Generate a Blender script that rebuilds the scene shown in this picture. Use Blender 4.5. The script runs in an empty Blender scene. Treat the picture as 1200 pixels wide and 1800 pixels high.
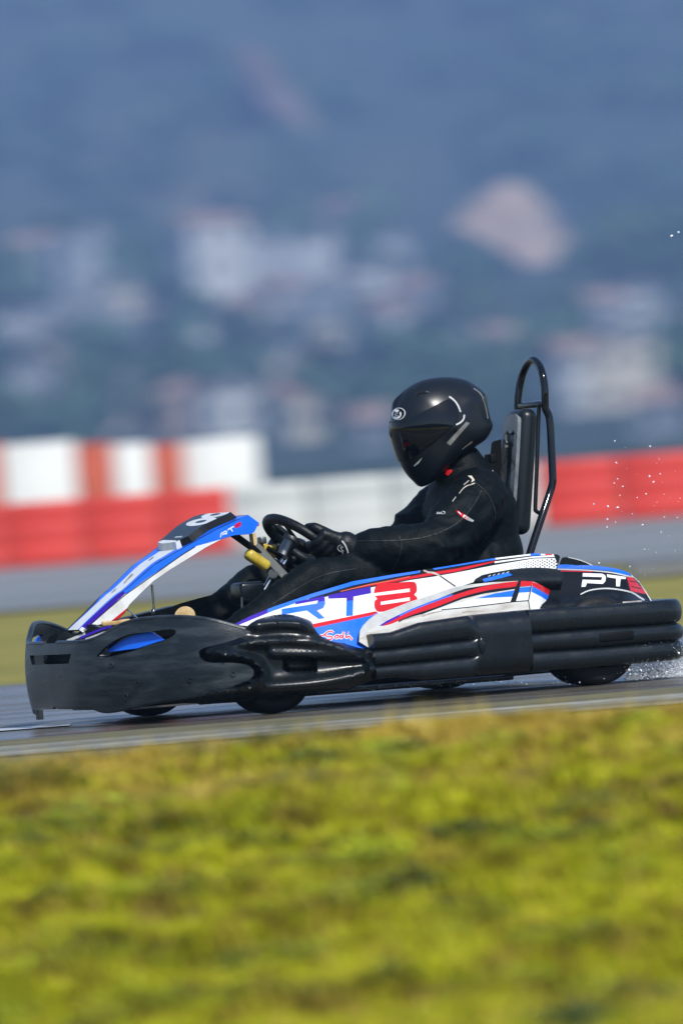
import bpy, bmesh, math, random
import numpy as np
from mathutils import Vector, Matrix, noise
from mathutils.geometry import delaunay_2d_cdt
from mathutils.bvhtree import BVHTree

random.seed(7)
rng = np.random.default_rng(7)
scene = bpy.context.scene
COL = scene.collection
R = math.radians

# ------------------------------------------------------------------ camera
CAM_H, CAM_D, F_PX = 0.78, 30.0, 16470.0
PITCH, ROLL = R(0.327), R(4.5)
_c, _s = math.cos(ROLL), math.sin(ROLL)
FWD = Vector((0, math.cos(PITCH), -math.sin(PITCH)))
UP0 = Vector((0, math.sin(PITCH), math.cos(PITCH)))
RT0 = Vector((1, 0, 0))
CAM_R = _c * RT0 - _s * UP0
CAM_U = _s * RT0 + _c * UP0
CAM_P = Vector((0, -CAM_D, CAM_H))
cam = bpy.data.cameras.new('camera')
cam_ob = bpy.data.objects.new('camera', cam)
COL.objects.link(cam_ob)
cam.sensor_fit = 'HORIZONTAL'
cam.sensor_width = 24.0
cam.lens = F_PX / 1200 * 24
cam.clip_start, cam.clip_end = 0.5, 8000
m = Matrix.Identity(4)
for i in range(3):
    m[i][0], m[i][1], m[i][2], m[i][3] = CAM_R[i], CAM_U[i], -FWD[i], CAM_P[i]
cam_ob.matrix_world = m
cam.dof.use_dof = True
cam.dof.focus_distance = 29.75
cam.dof.aperture_fstop = 3.8
cam.dof.aperture_ratio = 0.62          # anamorphic lens: blur discs wider than tall
scene.camera = cam_ob

# ------------------------------------------------------------------ world and sun
world = bpy.data.worlds.new('World')
scene.world = world
world.use_nodes = True
wn = world.node_tree
sky = wn.nodes.new('ShaderNodeTexSky')
sky.sky_type = 'NISHITA'
sky.sun_disc = False
SUN_EL, SUN_AZ = R(46), R(156)           # azimuth clockwise from +Y
sky.sun_elevation = SUN_EL
sky.sun_rotation = SUN_AZ
sky.air_density, sky.dust_density, sky.ozone_density = 1.0, 0.6, 1.6
bg = wn.nodes['Background']
bg.inputs[1].default_value = 0.085
wn.links.new(sky.outputs[0], bg.inputs[0])
sun = bpy.data.lights.new('sun', 'SUN')
sun.energy = 3.0
sun.angle = R(4)
sun.color = (1.0, 0.97, 0.92)
sun_ob = bpy.data.objects.new('sun', sun)
COL.objects.link(sun_ob)
sd = Vector((math.sin(SUN_AZ) * math.cos(SUN_EL), math.cos(SUN_AZ) * math.cos(SUN_EL), math.sin(SUN_EL)))
sun_ob.rotation_euler = sd.to_track_quat('Z', 'Y').to_euler()
sun_ob.location = sd * 60

scene.view_settings.view_transform = 'Standard'
scene.view_settings.look = 'None'
scene.view_settings.exposure = 0.8
scene.view_settings.gamma = 1.0
scene.render.engine = 'CYCLES'
scene.cycles.use_denoising = True
scene.cycles.max_bounces = 8
scene.cycles.volume_bounces = 1
scene.cycles.sample_clamp_indirect = 6

# ------------------------------------------------------------------ pixel <-> world helpers
# (px, py) are pixels of the 1200 x 1800 photograph: used only to read shapes off it;
# every point gets its own real distance
def ray(px, py):
    return (FWD * F_PX + CAM_R * (px - 600) + CAM_U * (900 - py))

def ground_pt(px, py, z=0.0):
    d = ray(px, py)
    t = (z - CAM_P.z) / d.z
    return CAM_P + d * t

def at_y(px, py, y):
    d = ray(px, py)
    return CAM_P + d * ((y - CAM_P.y) / d.y)

YAW = R(24.5)
KART_LOC = Vector((0.023, 0, 0))
KART_ROT = math.pi + YAW
KM = Matrix.Translation(KART_LOC) @ Matrix.Rotation(KART_ROT, 4, 'Z')
KMI = KM.inverted()
CAM_L = KMI @ CAM_P

def kray(px, py):
    return KMI.to_3x3() @ ray(px, py)

def P(px, py, y):
    """point of the kart (kart coordinates: x forward, y left, z up) on the lengthwise plane y"""
    d = kray(px, py)
    return CAM_L + d * ((y - CAM_L.y) / d.y)

# ------------------------------------------------------------------ object helpers
def link(name, me, mats=(), parent=None, smooth=35):
    o = bpy.data.objects.new(name, me)
    COL.objects.link(o)
    for mt in (mats if isinstance(mats, (list, tuple)) else [mats]):
        me.materials.append(mt)
    if smooth is not None:
        me.shade_smooth()
        if smooth < 180:
            me.set_sharp_from_angle(angle=R(smooth))
    if parent:
        o.parent = parent
    return o

def tag(o, label=None, cat=None, group=None, kind=None):
    if label: o['label'] = label
    if cat: o['category'] = cat
    if group: o['group'] = group
    if kind: o['kind'] = kind
    return o

def empty(name, loc=(0, 0, 0), rz=0):
    o = bpy.data.objects.new(name, None)
    o.empty_display_size = 0.2
    COL.objects.link(o)
    o.location = loc
    o.rotation_euler = (0, 0, rz)
    return o

class MB:
    """collects faces of one mesh"""
    def __init__(self):
        self.v, self.f, self.m = [], [], []
    def add(self, vs, fs, mi=0):
        b = len(self.v)
        self.v += [Vector(p) for p in vs]
        self.f += [[b + i for i in f] for f in fs]
        self.m += [mi] * len(fs)
        return self
    def box(self, c, size, mi=0, rot=None, taper=1.0):
        sx, sy, sz = [k / 2 for k in size]
        vs = []
        for z in (-1, 1):
            k = taper if z > 0 else 1
            for x, y in ((-1, -1), (1, -1), (1, 1), (-1, 1)):
                p = Vector((x * sx * k, y * sy * k, z * sz))
                if rot: p = rot @ p
                vs.append(Vector(c) + p)
        return self.add(vs, [(3, 2, 1, 0), (4, 5, 6, 7), (0, 1, 5, 4), (1, 2, 6, 5), (2, 3, 7, 6), (3, 0, 4, 7)], mi)
    def rbox(self, c, size, r, mi=0, rot=None, seg=3):
        bm = bmesh.new()
        bmesh.ops.create_cube(bm, size=1)
        for v in bm.verts: v.co = Vector((v.co.x * size[0], v.co.y * size[1], v.co.z * size[2]))
        bmesh.ops.bevel(bm, geom=bm.edges[:], offset=r, segments=seg, profile=0.5, affect='EDGES')
        bm.verts.index_update()
        vs = [Vector(c) + ((rot @ v.co) if rot else v.co) for v in bm.verts]
        fs = [[v.index for v in f.verts] for f in bm.faces]
        bm.free()
        return self.add(vs, fs, mi)
    def tube(self, pts, r, mi=0, n=12, cap=True, up=None):
        pts = [Vector(p) for p in pts]
        rs = r if isinstance(r, (list, tuple)) else [r] * len(pts)
        vs, fs = [], []
        ref = Vector(up) if up else None
        for i, p in enumerate(pts):
            a = pts[max(i - 1, 0)]; b = pts[min(i + 1, len(pts) - 1)]
            t = (b - a).normalized()
            if ref is None:
                ref = Vector((0, 0, 1)) if abs(t.z) < .9 else Vector((1, 0, 0))
            u = (ref - t * ref.dot(t)).normalized()
            ref = u
            w = t.cross(u)
            for k in range(n):
                ang = 2 * math.pi * k / n
                vs.append(p + (u * math.cos(ang) + w * math.sin(ang)) * rs[i])
        for i in range(len(pts) - 1):
            for k in range(n):
                k2 = (k + 1) % n
                fs.append((i * n + k, i * n + k2, (i + 1) * n + k2, (i + 1) * n + k))
        if cap:
            fs.append(list(range(n))[::-1])
            fs.append([(len(pts) - 1) * n + k for k in range(n)])
        return self.add(vs, fs, mi)
    def ring(self, c, axis, prof, n=40, mi=0):
        """lathe: prof = list of (radius, offset along axis), closed loop"""
        axis = Vector(axis).normalized()
        u = axis.orthogonal().normalized(); w = axis.cross(u)
        vs, fs = [], []
        L = len(prof)
        for k in range(n):
            a = 2 * math.pi * k / n
            d = u * math.cos(a) + w * math.sin(a)
            for r, h in prof: vs.append(Vector(c) + d * r + axis * h)
        for k in range(n):
            k2 = (k + 1) % n
            for j in range(L):
                j2 = (j + 1) % L
                fs.append((k * L + j, k * L + j2, k2 * L + j2, k2 * L + j))
        return self.add(vs, fs, mi)
    def grid(self, rows, mi=0, close_u=False, close_v=False):
        n, mm = len(rows), len(rows[0])
        vs = [p for r in rows for p in r]
        fs = []
        for i in range(n if close_u else n - 1):
            for j in range(mm if close_v else mm - 1):
                i2, j2 = (i + 1) % n, (j + 1) % mm
                fs.append((i * mm + j, i * mm + j2, i2 * mm + j2, i2 * mm + j))
        return self.add(vs, fs, mi)
    def extrude(self, poly, vec, mi=0):
        """closed planar polygon swept along vec"""
        n = len(poly)
        vec = Vector(vec)
        vs = [Vector(p) for p in poly] + [Vector(p) + vec for p in poly]
        fs = [list(range(n))[::-1], [n + i for i in range(n)]]
        for i in range(n):
            j = (i + 1) % n
            fs.append((i, j, n + j, n + i))
        return self.add(vs, fs, mi)
    def sphere(self, c, r, mi=0, n=16, sc=(1, 1, 1), rot=None):
        rows = []
        for i in range(n // 2 + 1):
            th = math.pi * i / (n // 2)
            row = []
            for k in range(n):
                a = 2 * math.pi * k / n
                p = Vector((math.sin(th) * math.cos(a) * r * sc[0], math.sin(th) * math.sin(a) * r * sc[1], math.cos(th) * r * sc[2]))
                row.append(Vector(c) + ((rot @ p) if rot else p))
            rows.append(row)
        return self.grid(rows, mi, close_v=True)
    def mesh(self, name='m', merge=0.0, recalc=True):
        me = bpy.data.meshes.new(name)
        me.from_pydata([tuple(p) for p in self.v], [], self.f)
        me.polygons.foreach_set('material_index', self.m)
        bm = bmesh.new(); bm.from_mesh(me)
        bmesh.ops.remove_doubles(bm, verts=bm.verts, dist=max(merge, 1e-6))
        if recalc: bmesh.ops.recalc_face_normals(bm, faces=bm.faces)
        bm.to_mesh(me); bm.free()
        return me
    def build(self, name, mats, parent=None, smooth=35, **k):
        return link(name, self.mesh(name, **k), mats, parent, smooth)

def mirror_mesh(me, name):
    m2 = me.copy(); m2.name = name
    for v in m2.vertices: v.co.y = -v.co.y
    m2.flip_normals()
    return m2

def mirrored(o, parent=None):
    m2 = mirror_mesh(o.data, o.name)
    c = bpy.data.objects.new(o.name, m2)
    COL.objects.link(c)
    c.parent = parent or o.parent
    return c

def evaluated(o):
    """mesh of o with its modifiers applied"""
    dg = bpy.context.evaluated_depsgraph_get()
    me = bpy.data.meshes.new_from_object(o.evaluated_get(dg))
    return me

def apply_mods(o):
    me = evaluated(o)
    old = o.data
    o.modifiers.clear()
    o.data = me
    return o

# ------------------------------------------------------------------ 2D helpers
def pip(poly, x, y):
    c = False
    n = len(poly)
    j = n - 1
    for i in range(n):
        xi, yi = poly[i]; xj, yj = poly[j]
        if (yi > y) != (yj > y) and x < (xj - xi) * (y - yi) / (yj - yi) + xi:
            c = not c
        j = i
    return c

def dens(poly, step, closed=True):
    out = []
    n = len(poly)
    for i in range(n if closed else n - 1):
        a = poly[i]; b = poly[(i + 1) % n]
        k = max(1, int(math.ceil(math.hypot(b[0] - a[0], b[1] - a[1]) / step)))
        for j in range(k):
            t = j / k
            out.append((a[0] + (b[0] - a[0]) * t, a[1] + (b[1] - a[1]) * t))
    if not closed: out.append(tuple(poly[-1]))
    return out

def spline(poly, k=5, closed=True):
    """Catmull-Rom smoothing"""
    n = len(poly)
    out = []
    for i in range(n if closed else n - 1):
        def g(q):
            return poly[q % n] if closed else poly[min(max(q, 0), n - 1)]
        p0, p1, p2, p3 = g(i - 1), g(i), g(i + 1), g(i + 2)
        for j in range(k):
            t = j / k
            out.append(tuple(0.5 * (2 * p1[c] + (p2[c] - p0[c]) * t + (2 * p0[c] - 5 * p1[c] + 4 * p2[c] - p3[c]) * t * t
                             + (3 * p1[c] - p0[c] - 3 * p2[c] + p3[c]) * t ** 3) for c in range(len(p1))))
    if not closed: out.append(tuple(poly[-1]))
    return out

def stroke(pts, w, k=4):
    """ribbon polygon around a polyline"""
    if len(pts) > 2 and k > 1: pts = spline(pts, k, closed=False)
    L, Rr = [], []
    for i, p in enumerate(pts):
        a = pts[max(i - 1, 0)]; b = pts[min(i + 1, len(pts) - 1)]
        dx, dy = b[0] - a[0], b[1] - a[1]
        l = math.hypot(dx, dy) or 1
        ww = (w[0] + (w[1] - w[0]) * i / (len(pts) - 1)) if isinstance(w, tuple) else w
        nx, ny = -dy / l * ww / 2, dx / l * ww / 2
        L.append((p[0] + nx, p[1] + ny)); Rr.append((p[0] - nx, p[1] - ny))
    return L + Rr[::-1]

def disc(cx, cy, rx, ry=None, n=20, rot=0):
    ry = ry or rx
    return [(cx + rx * math.cos(a) * math.cos(rot) - ry * math.sin(a) * math.sin(rot),
             cy + rx * math.cos(a) * math.sin(rot) + ry * math.sin(a) * math.cos(rot))
            for a in [2 * math.pi * i / n for i in range(n)]]

def sheet(outline, mapf, thick, regions=(), holes=(), step=12, rstep=None, back=0, base=0, rimm=None):
    """MB of a solid sheet. outline/holes/regions live in a 2-D domain, mapf(x, y, t) gives the 3-D point
    (t = depth below the face). Colour borders become mesh edges."""
    rstep = rstep or step
    verts, edges, keys = [], [], {}
    def addv(p):
        kx = (round(p[0], 4), round(p[1], 4))
        if kx not in keys:
            keys[kx] = len(verts); verts.append(Vector((p[0], p[1])))
        return keys[kx]
    def addpoly(poly, st):
        pts = dens(poly, st)
        ids = [addv(p) for p in pts]
        for i in range(len(ids)):
            a, b = ids[i], ids[(i + 1) % len(ids)]
            if a != b: edges.append((a, b))
    addpoly(outline, step)
    for h in holes: addpoly(h, step)
    for poly, mi in regions: addpoly(poly, rstep)
    xs = [p[0] for p in outline]; ys = [p[1] for p in outline]
    x = min(xs) + step * .37
    row = 0
    while x < max(xs):
        y = min(ys) + step * (.31 if row % 2 else .81)
        while y < max(ys):
            if pip(outline, x, y): addv((x, y))
            y += step
        x += step * .87; row += 1
    res = delaunay_2d_cdt(verts, edges, [], 0, 1e-5)
    v2, faces = res[0], res[2]
    boxes = [(min(q[0] for q in p), max(q[0] for q in p), min(q[1] for q in p), max(q[1] for q in p)) for p, _ in regions]
    keep, mats = [], []
    for f in faces:
        cx = sum(v2[i].x for i in f) / len(f); cy = sum(v2[i].y for i in f) / len(f)
        if not pip(outline, cx, cy) or any(pip(h, cx, cy) for h in holes): continue
        mi = base
        for (poly, q), b in zip(regions, boxes):
            if b[0] <= cx <= b[1] and b[2] <= cy <= b[3] and pip(poly, cx, cy): mi = q
        keep.append(list(f)); mats.append(mi)
    used = sorted({i for f in keep for i in f})
    remap = {i: k for k, i in enumerate(used)}
    n = len(used)
    mb = MB()
    front = [mapf(v2[i].x, v2[i].y, 0.0) for i in used]
    mb.v = [Vector(p) for p in front]
    mb.f = [[remap[i] for i in f] for f in keep]
    mb.m = list(mats)
    if thick:
        mb.v += [Vector(mapf(v2[i].x, v2[i].y, thick)) for i in used]
        cnt = {}
        for f in mb.f[:len(keep)]:
            for a, b in zip(f, f[1:] + f[:1]):
                cnt.setdefault((min(a, b), max(a, b)), []).append((a, b))
        for f in list(mb.f[:len(keep)]):
            mb.f.append([n + i for i in f[::-1]]); mb.m.append(back)
        for e, l in cnt.items():
            if len(l) == 1:
                a, b = l[0]
                mb.f.append([b, a, n + a, n + b]); mb.m.append(back if rimm is None else rimm)
    return mb

# ------------------------------------------------------------------ materials
def mat(name, col, rough=0.5, metal=0.0, spec=0.5, var=0.0, vscale=8.0, bump=0.0, bscale=60.0, col2=None,
        coat=0.0, rvar=0.0, detail=6, stretch=None, trans=0.0, lo=0.35, hi=0.65, sheen=0.0):
    m = bpy.data.materials.new(name)
    m.use_nodes = True
    nt = m.node_tree
    b = nt.nodes['Principled BSDF']
    b.inputs['Base Color'].default_value = (*col, 1)
    b.inputs['Roughness'].default_value = rough
    b.inputs['Metallic'].default_value = metal
    b.inputs['Specular IOR Level'].default_value = spec
    b.inputs['Coat Weight'].default_value = coat
    b.inputs['Transmission Weight'].default_value = trans
    if sheen:
        b.inputs['Sheen Weight'].default_value = sheen
    tc = nt.nodes.new('ShaderNodeTexCoord')
    src = tc.outputs['Object']
    if stretch:
        mp = nt.nodes.new('ShaderNodeMapping')
        mp.inputs['Scale'].default_value = stretch
        nt.links.new(src, mp.inputs[0]); src = mp.outputs[0]
    if var or col2 or rvar:
        nz = nt.nodes.new('ShaderNodeTexNoise')
        nz.inputs['Scale'].default_value = vscale
        nz.inputs['Detail'].default_value = detail
        nz.inputs['Roughness'].default_value = 0.6
        nt.links.new(src, nz.inputs['Vector'])
        mr = nt.nodes.new('ShaderNodeMapRange')
        mr.inputs[1].default_value, mr.inputs[2].default_value = lo, hi
        nt.links.new(nz.outputs[0], mr.inputs[0])
        if var or col2:
            mx = nt.nodes.new('ShaderNodeMix'); mx.data_type = 'RGBA'
            mx.inputs['A'].default_value = (*col, 1)
            c2 = col2 or tuple(c * (1 - var) for c in col)
            mx.inputs['B'].default_value = (*c2, 1)
            nt.links.new(mr.outputs[0], mx.inputs['Factor'])
            nt.links.new(mx.outputs['Result'], b.inputs['Base Color'])
        if rvar:
            m2 = nt.nodes.new('ShaderNodeMapRange')
            m2.inputs[1].default_value, m2.inputs[2].default_value = .3, .7
            m2.inputs[3].default_value, m2.inputs[4].default_value = rough, rough + rvar
            nt.links.new(nz.outputs[0], m2.inputs[0])
            nt.links.new(m2.outputs[0], b.inputs['Roughness'])
    if bump:
        n2 = nt.nodes.new('ShaderNodeTexNoise')
        n2.inputs['Scale'].default_value = bscale
        n2.inputs['Detail'].default_value = 5
        nt.links.new(src, n2.inputs['Vector'])
        bp = nt.nodes.new('ShaderNodeBump')
        bp.inputs['Strength'].default_value = bump
        bp.inputs['Distance'].default_value = 0.01
        nt.links.new(n2.outputs[0], bp.inputs['Height'])
        nt.links.new(bp.outputs[0], b.inputs['Normal'])
    return m

M = {}
M['bumper'] = mat('worn_black_plastic', (0.011, 0.017, 0.022), 0.22, spec=.40, col2=(0.060, 0.075, 0.085), vscale=5, lo=.46, hi=.80, bump=.15, bscale=90, rvar=.20, stretch=(1.3, 1.3, 6), detail=9)
M['wetblack'] = mat('wet_black_plastic', (0.006, 0.0095, 0.012), 0.16, spec=.5, bump=.05, bscale=40, rvar=.22, vscale=14, var=.3)
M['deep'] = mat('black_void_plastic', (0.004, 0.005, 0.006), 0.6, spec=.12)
M['white'] = mat('white_sticker', (0.80, 0.81, 0.80), 0.22, coat=.3, col2=(0.50, 0.47, 0.42), vscale=9, lo=.51, hi=.80, detail=10, rvar=.3)
M['dirty'] = mat('dirty_white_plastic', (0.62, 0.61, 0.57), 0.35, col2=(0.36, 0.32, 0.27), vscale=18, lo=.48, hi=.72, stretch=(.4, 1, 1.6))
M['lgrey'] = mat('light_grey_sticker', (0.58, 0.59, 0.58), 0.3, var=.25, vscale=25)
M['blue'] = mat('blue_sticker', (0.003, 0.15, 0.92), 0.22, coat=.2, col2=(0.02, 0.10, 0.45), vscale=9, lo=.56, hi=.82, detail=10, rvar=.3)
M['purple'] = mat('purple_sticker', (0.045, 0.008, 0.42), 0.25, coat=.3, var=.15)
M['red'] = mat('red_sticker', (0.70, 0.004, 0.010), 0.25, coat=.3, var=.2)
M['black'] = mat('black_sticker', (0.005, 0.007, 0.010), 0.30, spec=.3)
M['orange'] = mat('orange_edge', (0.7, 0.10, 0.05), 0.3)
M['grime'] = mat('brown_grime', (0.20, 0.14, 0.10), 0.6, col2=(0.5, 0.46, 0.42), vscale=30)
M['chrome'] = mat('chromed_steel', (0.7, 0.72, 0.74), 0.18, 1.0, bump=.03)
M['steel'] = mat('grey_steel', (0.26, 0.27, 0.27), 0.40, 1.0, var=.3, vscale=30)
M['gplate'] = mat('grey_metal_plate', (0.25, 0.26, 0.25), 0.42, 0.4, var=.25, vscale=20)
M['hoop'] = mat('gloss_black_tube', (0.004, 0.005, 0.008), 0.10, spec=.45)
M['tyre'] = mat('tyre_rubber', (0.008, 0.009, 0.010), 0.45, spec=.25, bump=.3, bscale=70, rvar=.3)
M['yellow'] = mat('yellowed_plastic', (0.62, 0.50, 0.07), 0.3, col2=(0.45, 0.30, 0.02), vscale=25, coat=.4)
M['cream'] = mat('cream_plastic', (0.66, 0.50, 0.24), 0.4, col2=(0.42, 0.27, 0.10), vscale=30)
M['suit'] = mat('black_racing_suit', (0.0014, 0.0046, 0.0062), 0.6, spec=.14, bump=.3, bscale=120, var=.4, vscale=6)
M['seam'] = mat('grey_piping', (0.014, 0.019, 0.023), 0.6)
M['glove'] = mat('black_leather', (0.003, 0.005, 0.007), 0.45, spec=.3, bump=.2, bscale=120)
M['helmet'] = mat('satin_black_paint', (0.007, 0.010, 0.015), 0.30, spec=.42, var=.3, vscale=4)
M['visor'] = mat('dark_smoke_visor', (0.001, 0.002, 0.004), 0.05, spec=.5)
M['sgrey'] = mat('silver_grey_sticker', (0.20, 0.20, 0.19), 0.45, var=.3, vscale=60)
M['sgold'] = mat('champagne_print', (0.62, 0.56, 0.46), 0.5)
M['padgrey'] = mat('grey_ribbed_rubber', (0.19, 0.205, 0.22), 0.35, var=.5, vscale=14, bump=.1)
M['pad'] = mat('black_pad_vinyl', (0.007, 0.011, 0.014), 0.34, spec=.4, bump=.05)
M['rim'] = mat('dull_alloy', (0.30, 0.31, 0.32), 0.35, .9, var=.4, vscale=20)

# ------------------------------------------------------------------ the kart
def proj(p):
    """kart point -> photo pixel (used to read positions back)"""
    d = (KM @ Vector(p)) - CAM_P
    k = F_PX / d.dot(FWD)
    return 600 + d.dot(CAM_R) * k, 900 - d.dot(CAM_U) * k

kart = tag(empty('go_kart', KART_LOC, KART_ROT), 'blue, white and red go-kart with black bumpers racing on the wet track', 'go-kart')

# ---- front bumper: a wall that follows a plan curve
_plan = spline([(1.06, -.001), (1.06, .0), (1.047, .2), (.988, .35), (.935, .45), (.865, .55), (.785, .62), (.70, .655), (.60, .668), (.5, .672)], 14, closed=False)
_plan = [p for p in _plan if p[1] >= 0]
_ps = [0.0]
for a, b in zip(_plan, _plan[1:]): _ps.append(_ps[-1] + math.hypot(b[0] - a[0], b[1] - a[1]))
def wall(s):
    sg = 1 if s >= 0 else -1
    q = min(abs(s), _ps[-1] - 1e-6)
    i = int(np.searchsorted(_ps, q, side='right')) - 1
    i = max(0, min(i, len(_plan) - 2))
    t = (q - _ps[i]) / (_ps[i + 1] - _ps[i])
    a, b = _plan[i], _plan[i + 1]
    p0 = _plan[max(i - 3, 0)]; p1 = _plan[min(i + 4, len(_plan) - 1)]
    tx, ty = p1[0] - p0[0], p1[1] - p0[1]
    if i < 3: tx, ty = tx * i / 3.0, ty if ty else 1
    l = math.hypot(tx, ty)
    return Vector((a[0] + (b[0] - a[0]) * t, sg * (a[1] + (b[1] - a[1]) * t), 0)), Vector((ty / l, -sg * tx / l, 0))
_samp = [(s, wall(s)[0]) for s in np.linspace(-.9, _ps[-1], 700)]
def to_wall(px, py):
    d = kray(px, py)
    best = None
    prev = None
    for s, w in _samp:
        cr = (w.x - CAM_L.x) * d.y - (w.y - CAM_L.y) * d.x
        if prev is not None and prev[1] * cr <= 0:
            f = prev[1] / (prev[1] - cr) if prev[1] != cr else 0
            ss = prev[0] + (s - prev[0]) * f
            w2 = wall(ss)[0]
            k = ((w2.x - CAM_L.x) * d.x + (w2.y - CAM_L.y) * d.y) / (d.x ** 2 + d.y ** 2)
            if best is None or k < best[0]: best = (k, ss)
        prev = (s, cr)
    if best is None:
        s, w = min(_samp, key=lambda q: abs((q[1].x - CAM_L.x) * d.y - (q[1].y - CAM_L.y) * d.x))
        k = ((w.x - CAM_L.x) * d.x + (w.y - CAM_L.y) * d.y) / (d.x ** 2 + d.y ** 2)
        best = (k, s)
    return best[1], CAM_L.z + d.z * best[0]
_lo = [(104, 1243), (150, 1243), (164, 1244), (172, 1247), (182, 1250), (195, 1250), (215, 1247), (250, 1239), (285, 1232), (320, 1227), (345, 1223), (400, 1208), (425, 1200),
       (438, 1193), (443, 1183), (440, 1175), (428, 1168), (400, 1165), (372, 1165), (358, 1160), (352, 1151), (355, 1142), (370, 1136), (400, 1128), (425, 1119), (440, 1111)]
_hi = [(430, 1107), (410, 1101), (380, 1093), (350, 1088), (320, 1086), (290, 1086), (262, 1088), (245, 1090), (230, 1093), (210, 1100), (195, 1109), (180, 1118), (165, 1125), (148, 1129), (104, 1131)]
near_lo = [to_wall(*p) for p in spline(_lo, 3, closed=False)]
near_hi = [to_wall(*p) for p in spline(_hi, 3, closed=False)]
near = near_lo + near_hi
near[0] = (0.0, near[0][1]); near[-1] = (0.0, near[-1][1])
near = [(max(s, 0.0), z) for s, z in near]
f_outline = near + [(-s, z) for s, z in near[-2:0:-1]]
slot = [to_wall(*p) for p in spline([(178, 1155), (182, 1147), (191, 1137), (208, 1124), (230, 1115), (256, 1111.5), (300, 1106), (311, 1109), (308, 1117), (286, 1128), (260, 1136), (236, 1145), (200, 1154)], 3)]
rs = [to_wall(*p) for p in [(134, 1149), (133, 1166)]]
rect = [(rs[0][0], rs[0][1]), (-rs[0][0], rs[0][1]), (-rs[1][0] + .01, rs[1][1]), (rs[1][0] - .01, rs[1][1])]
def mirr(poly): return [(-s, z) for s, z in poly]
# loops through the raised ends
loop_in = [(s, z) for s, z in [(.50, .262), (.56, .262), (.56, .285), (.52, .285)]]
def bump_map(s, z, t):
    w, n = wall(s)
    bulge = .022 * (1 - min(1, abs((z - .17) / .15)) ** 2)
    p = w + n * (bulge - t)
    p.z = z
    return p
mb = sheet(f_outline, bump_map, .014, holes=[slot, mirr(slot), rect], step=.018)
# rolled lip along the upper edge
lip = [bump_map(s, z, .007) for s, z in [(q[0], q[1]) for q in near_hi]]
lip = [Vector((p.x, p.y, p.z)) for p in lip]
mb.tube(lip, .0085, n=8)
mb.tube([Vector((p.x, -p.y, p.z)) for p in lip], .0085, n=8)
lowlip = [bump_map(s, z, .007) for s, z in near_lo[:len(near_lo) * 12 // 26]]
mb.tube(lowlip, .007, n=8)
mb.tube([Vector((p.x, -p.y, p.z)) for p in lowlip], .007, n=8)
for px, py in ((339, 1194), (250, 1201), (409, 1184), (204, 1168), (228, 1224)):
    s, z = to_wall(px, py)
    c = bump_map(s, z, -.001); n = wall(s)[1]
    mb.ring(c, n, [(.0045, 0), (.009, 0), (.0085, .003), (.005, .003)], n=16)
w, n = wall(-.36)
mb.box(w - n * .01 + Vector((0, 0, .043)), (.02, .014, .04))
fb = mb.build('front_bumper', M['bumper'], kart, smooth=40)
# blue duct behind the slots
blue_in = [to_wall(*p) for p in [(186, 1147), (195, 1137), (208, 1128), (230, 1117), (256, 1111), (264, 1112), (286, 1125), (240, 1140)]]
for sg in (1, -1):
    sh = sheet([(s * sg, z) for s, z in blue_in], lambda s, z, t: bump_map(s, z, t + .022), .006, step=.02)
    sh.build('duct_panel', M['blue'], kart)
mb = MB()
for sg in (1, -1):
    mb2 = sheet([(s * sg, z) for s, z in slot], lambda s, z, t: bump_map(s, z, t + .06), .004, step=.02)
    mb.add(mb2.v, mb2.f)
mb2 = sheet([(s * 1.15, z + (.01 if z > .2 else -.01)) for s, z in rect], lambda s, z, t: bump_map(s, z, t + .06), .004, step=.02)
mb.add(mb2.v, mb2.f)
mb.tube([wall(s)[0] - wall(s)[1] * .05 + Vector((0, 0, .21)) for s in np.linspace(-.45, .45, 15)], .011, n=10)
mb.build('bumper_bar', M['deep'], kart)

# ---- ridged side panel in front of the side bumper (wheel cover)
def pdist(poly, x, y):
    best = 1e9
    for a, b in zip(poly, poly[1:]):
        dx, dy = b[0] - a[0], b[1] - a[1]
        t = max(0, min(1, ((x - a[0]) * dx + (y - a[1]) * dy) / (dx * dx + dy * dy)))
        best = min(best, math.hypot(x - a[0] - dx * t, y - a[1] - dy * t))
    return best
def sst(a, b, x):
    t = max(0.0, min(1.0, (x - a) / (b - a)))
    return t * t * (3 - 2 * t)
_ridges = [(spline([(374, 1148), (400, 1139), (440, 1131), (500, 1127), (560, 1131), (610, 1141), (640, 1146)], 4, False), .034, 10),
           (spline([(396, 1152), (425, 1154), (448, 1163), (462, 1182), (455, 1200), (430, 1211), (385, 1218), (340, 1226)], 4, False), .058, 8),
           (spline([(470, 1208), (540, 1203), (600, 1194), (650, 1180)], 4, False), .038, 13),
           (spline([(480, 1148), (560, 1150), (640, 1156)], 4, False), .026, 9),
           (spline([(455, 1100), (490, 1094), (525, 1097), (545, 1106)], 4, False), .030, 14)]
def cover_y(px, py):
    y = .50 + .118 * sst(300, 395, px) + .045 * sst(430, 640, px)
    for pl, h, w in _ridges:
        d = pdist(pl, px, py)
        y += h * math.exp(-(d / w) ** 2) * sst(325, 385, px)
    y += .034 * sst(640, 652, px) * sst(1118, 1134, py) * (1 - sst(1176, 1190, py))
    y -= .075 * sst(497, 503, px) * (1 - sst(552, 558, px)) * sst(1156, 1160, py) * (1 - sst(1177, 1181, py))
    y -= .05 * sst(1206, 1236, py + (px - 440) * .055) ** 2
    y -= .03 * (1 - sst(1082, 1100, py + max(0, px - 530) * -.6)) ** 2
    return y
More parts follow.
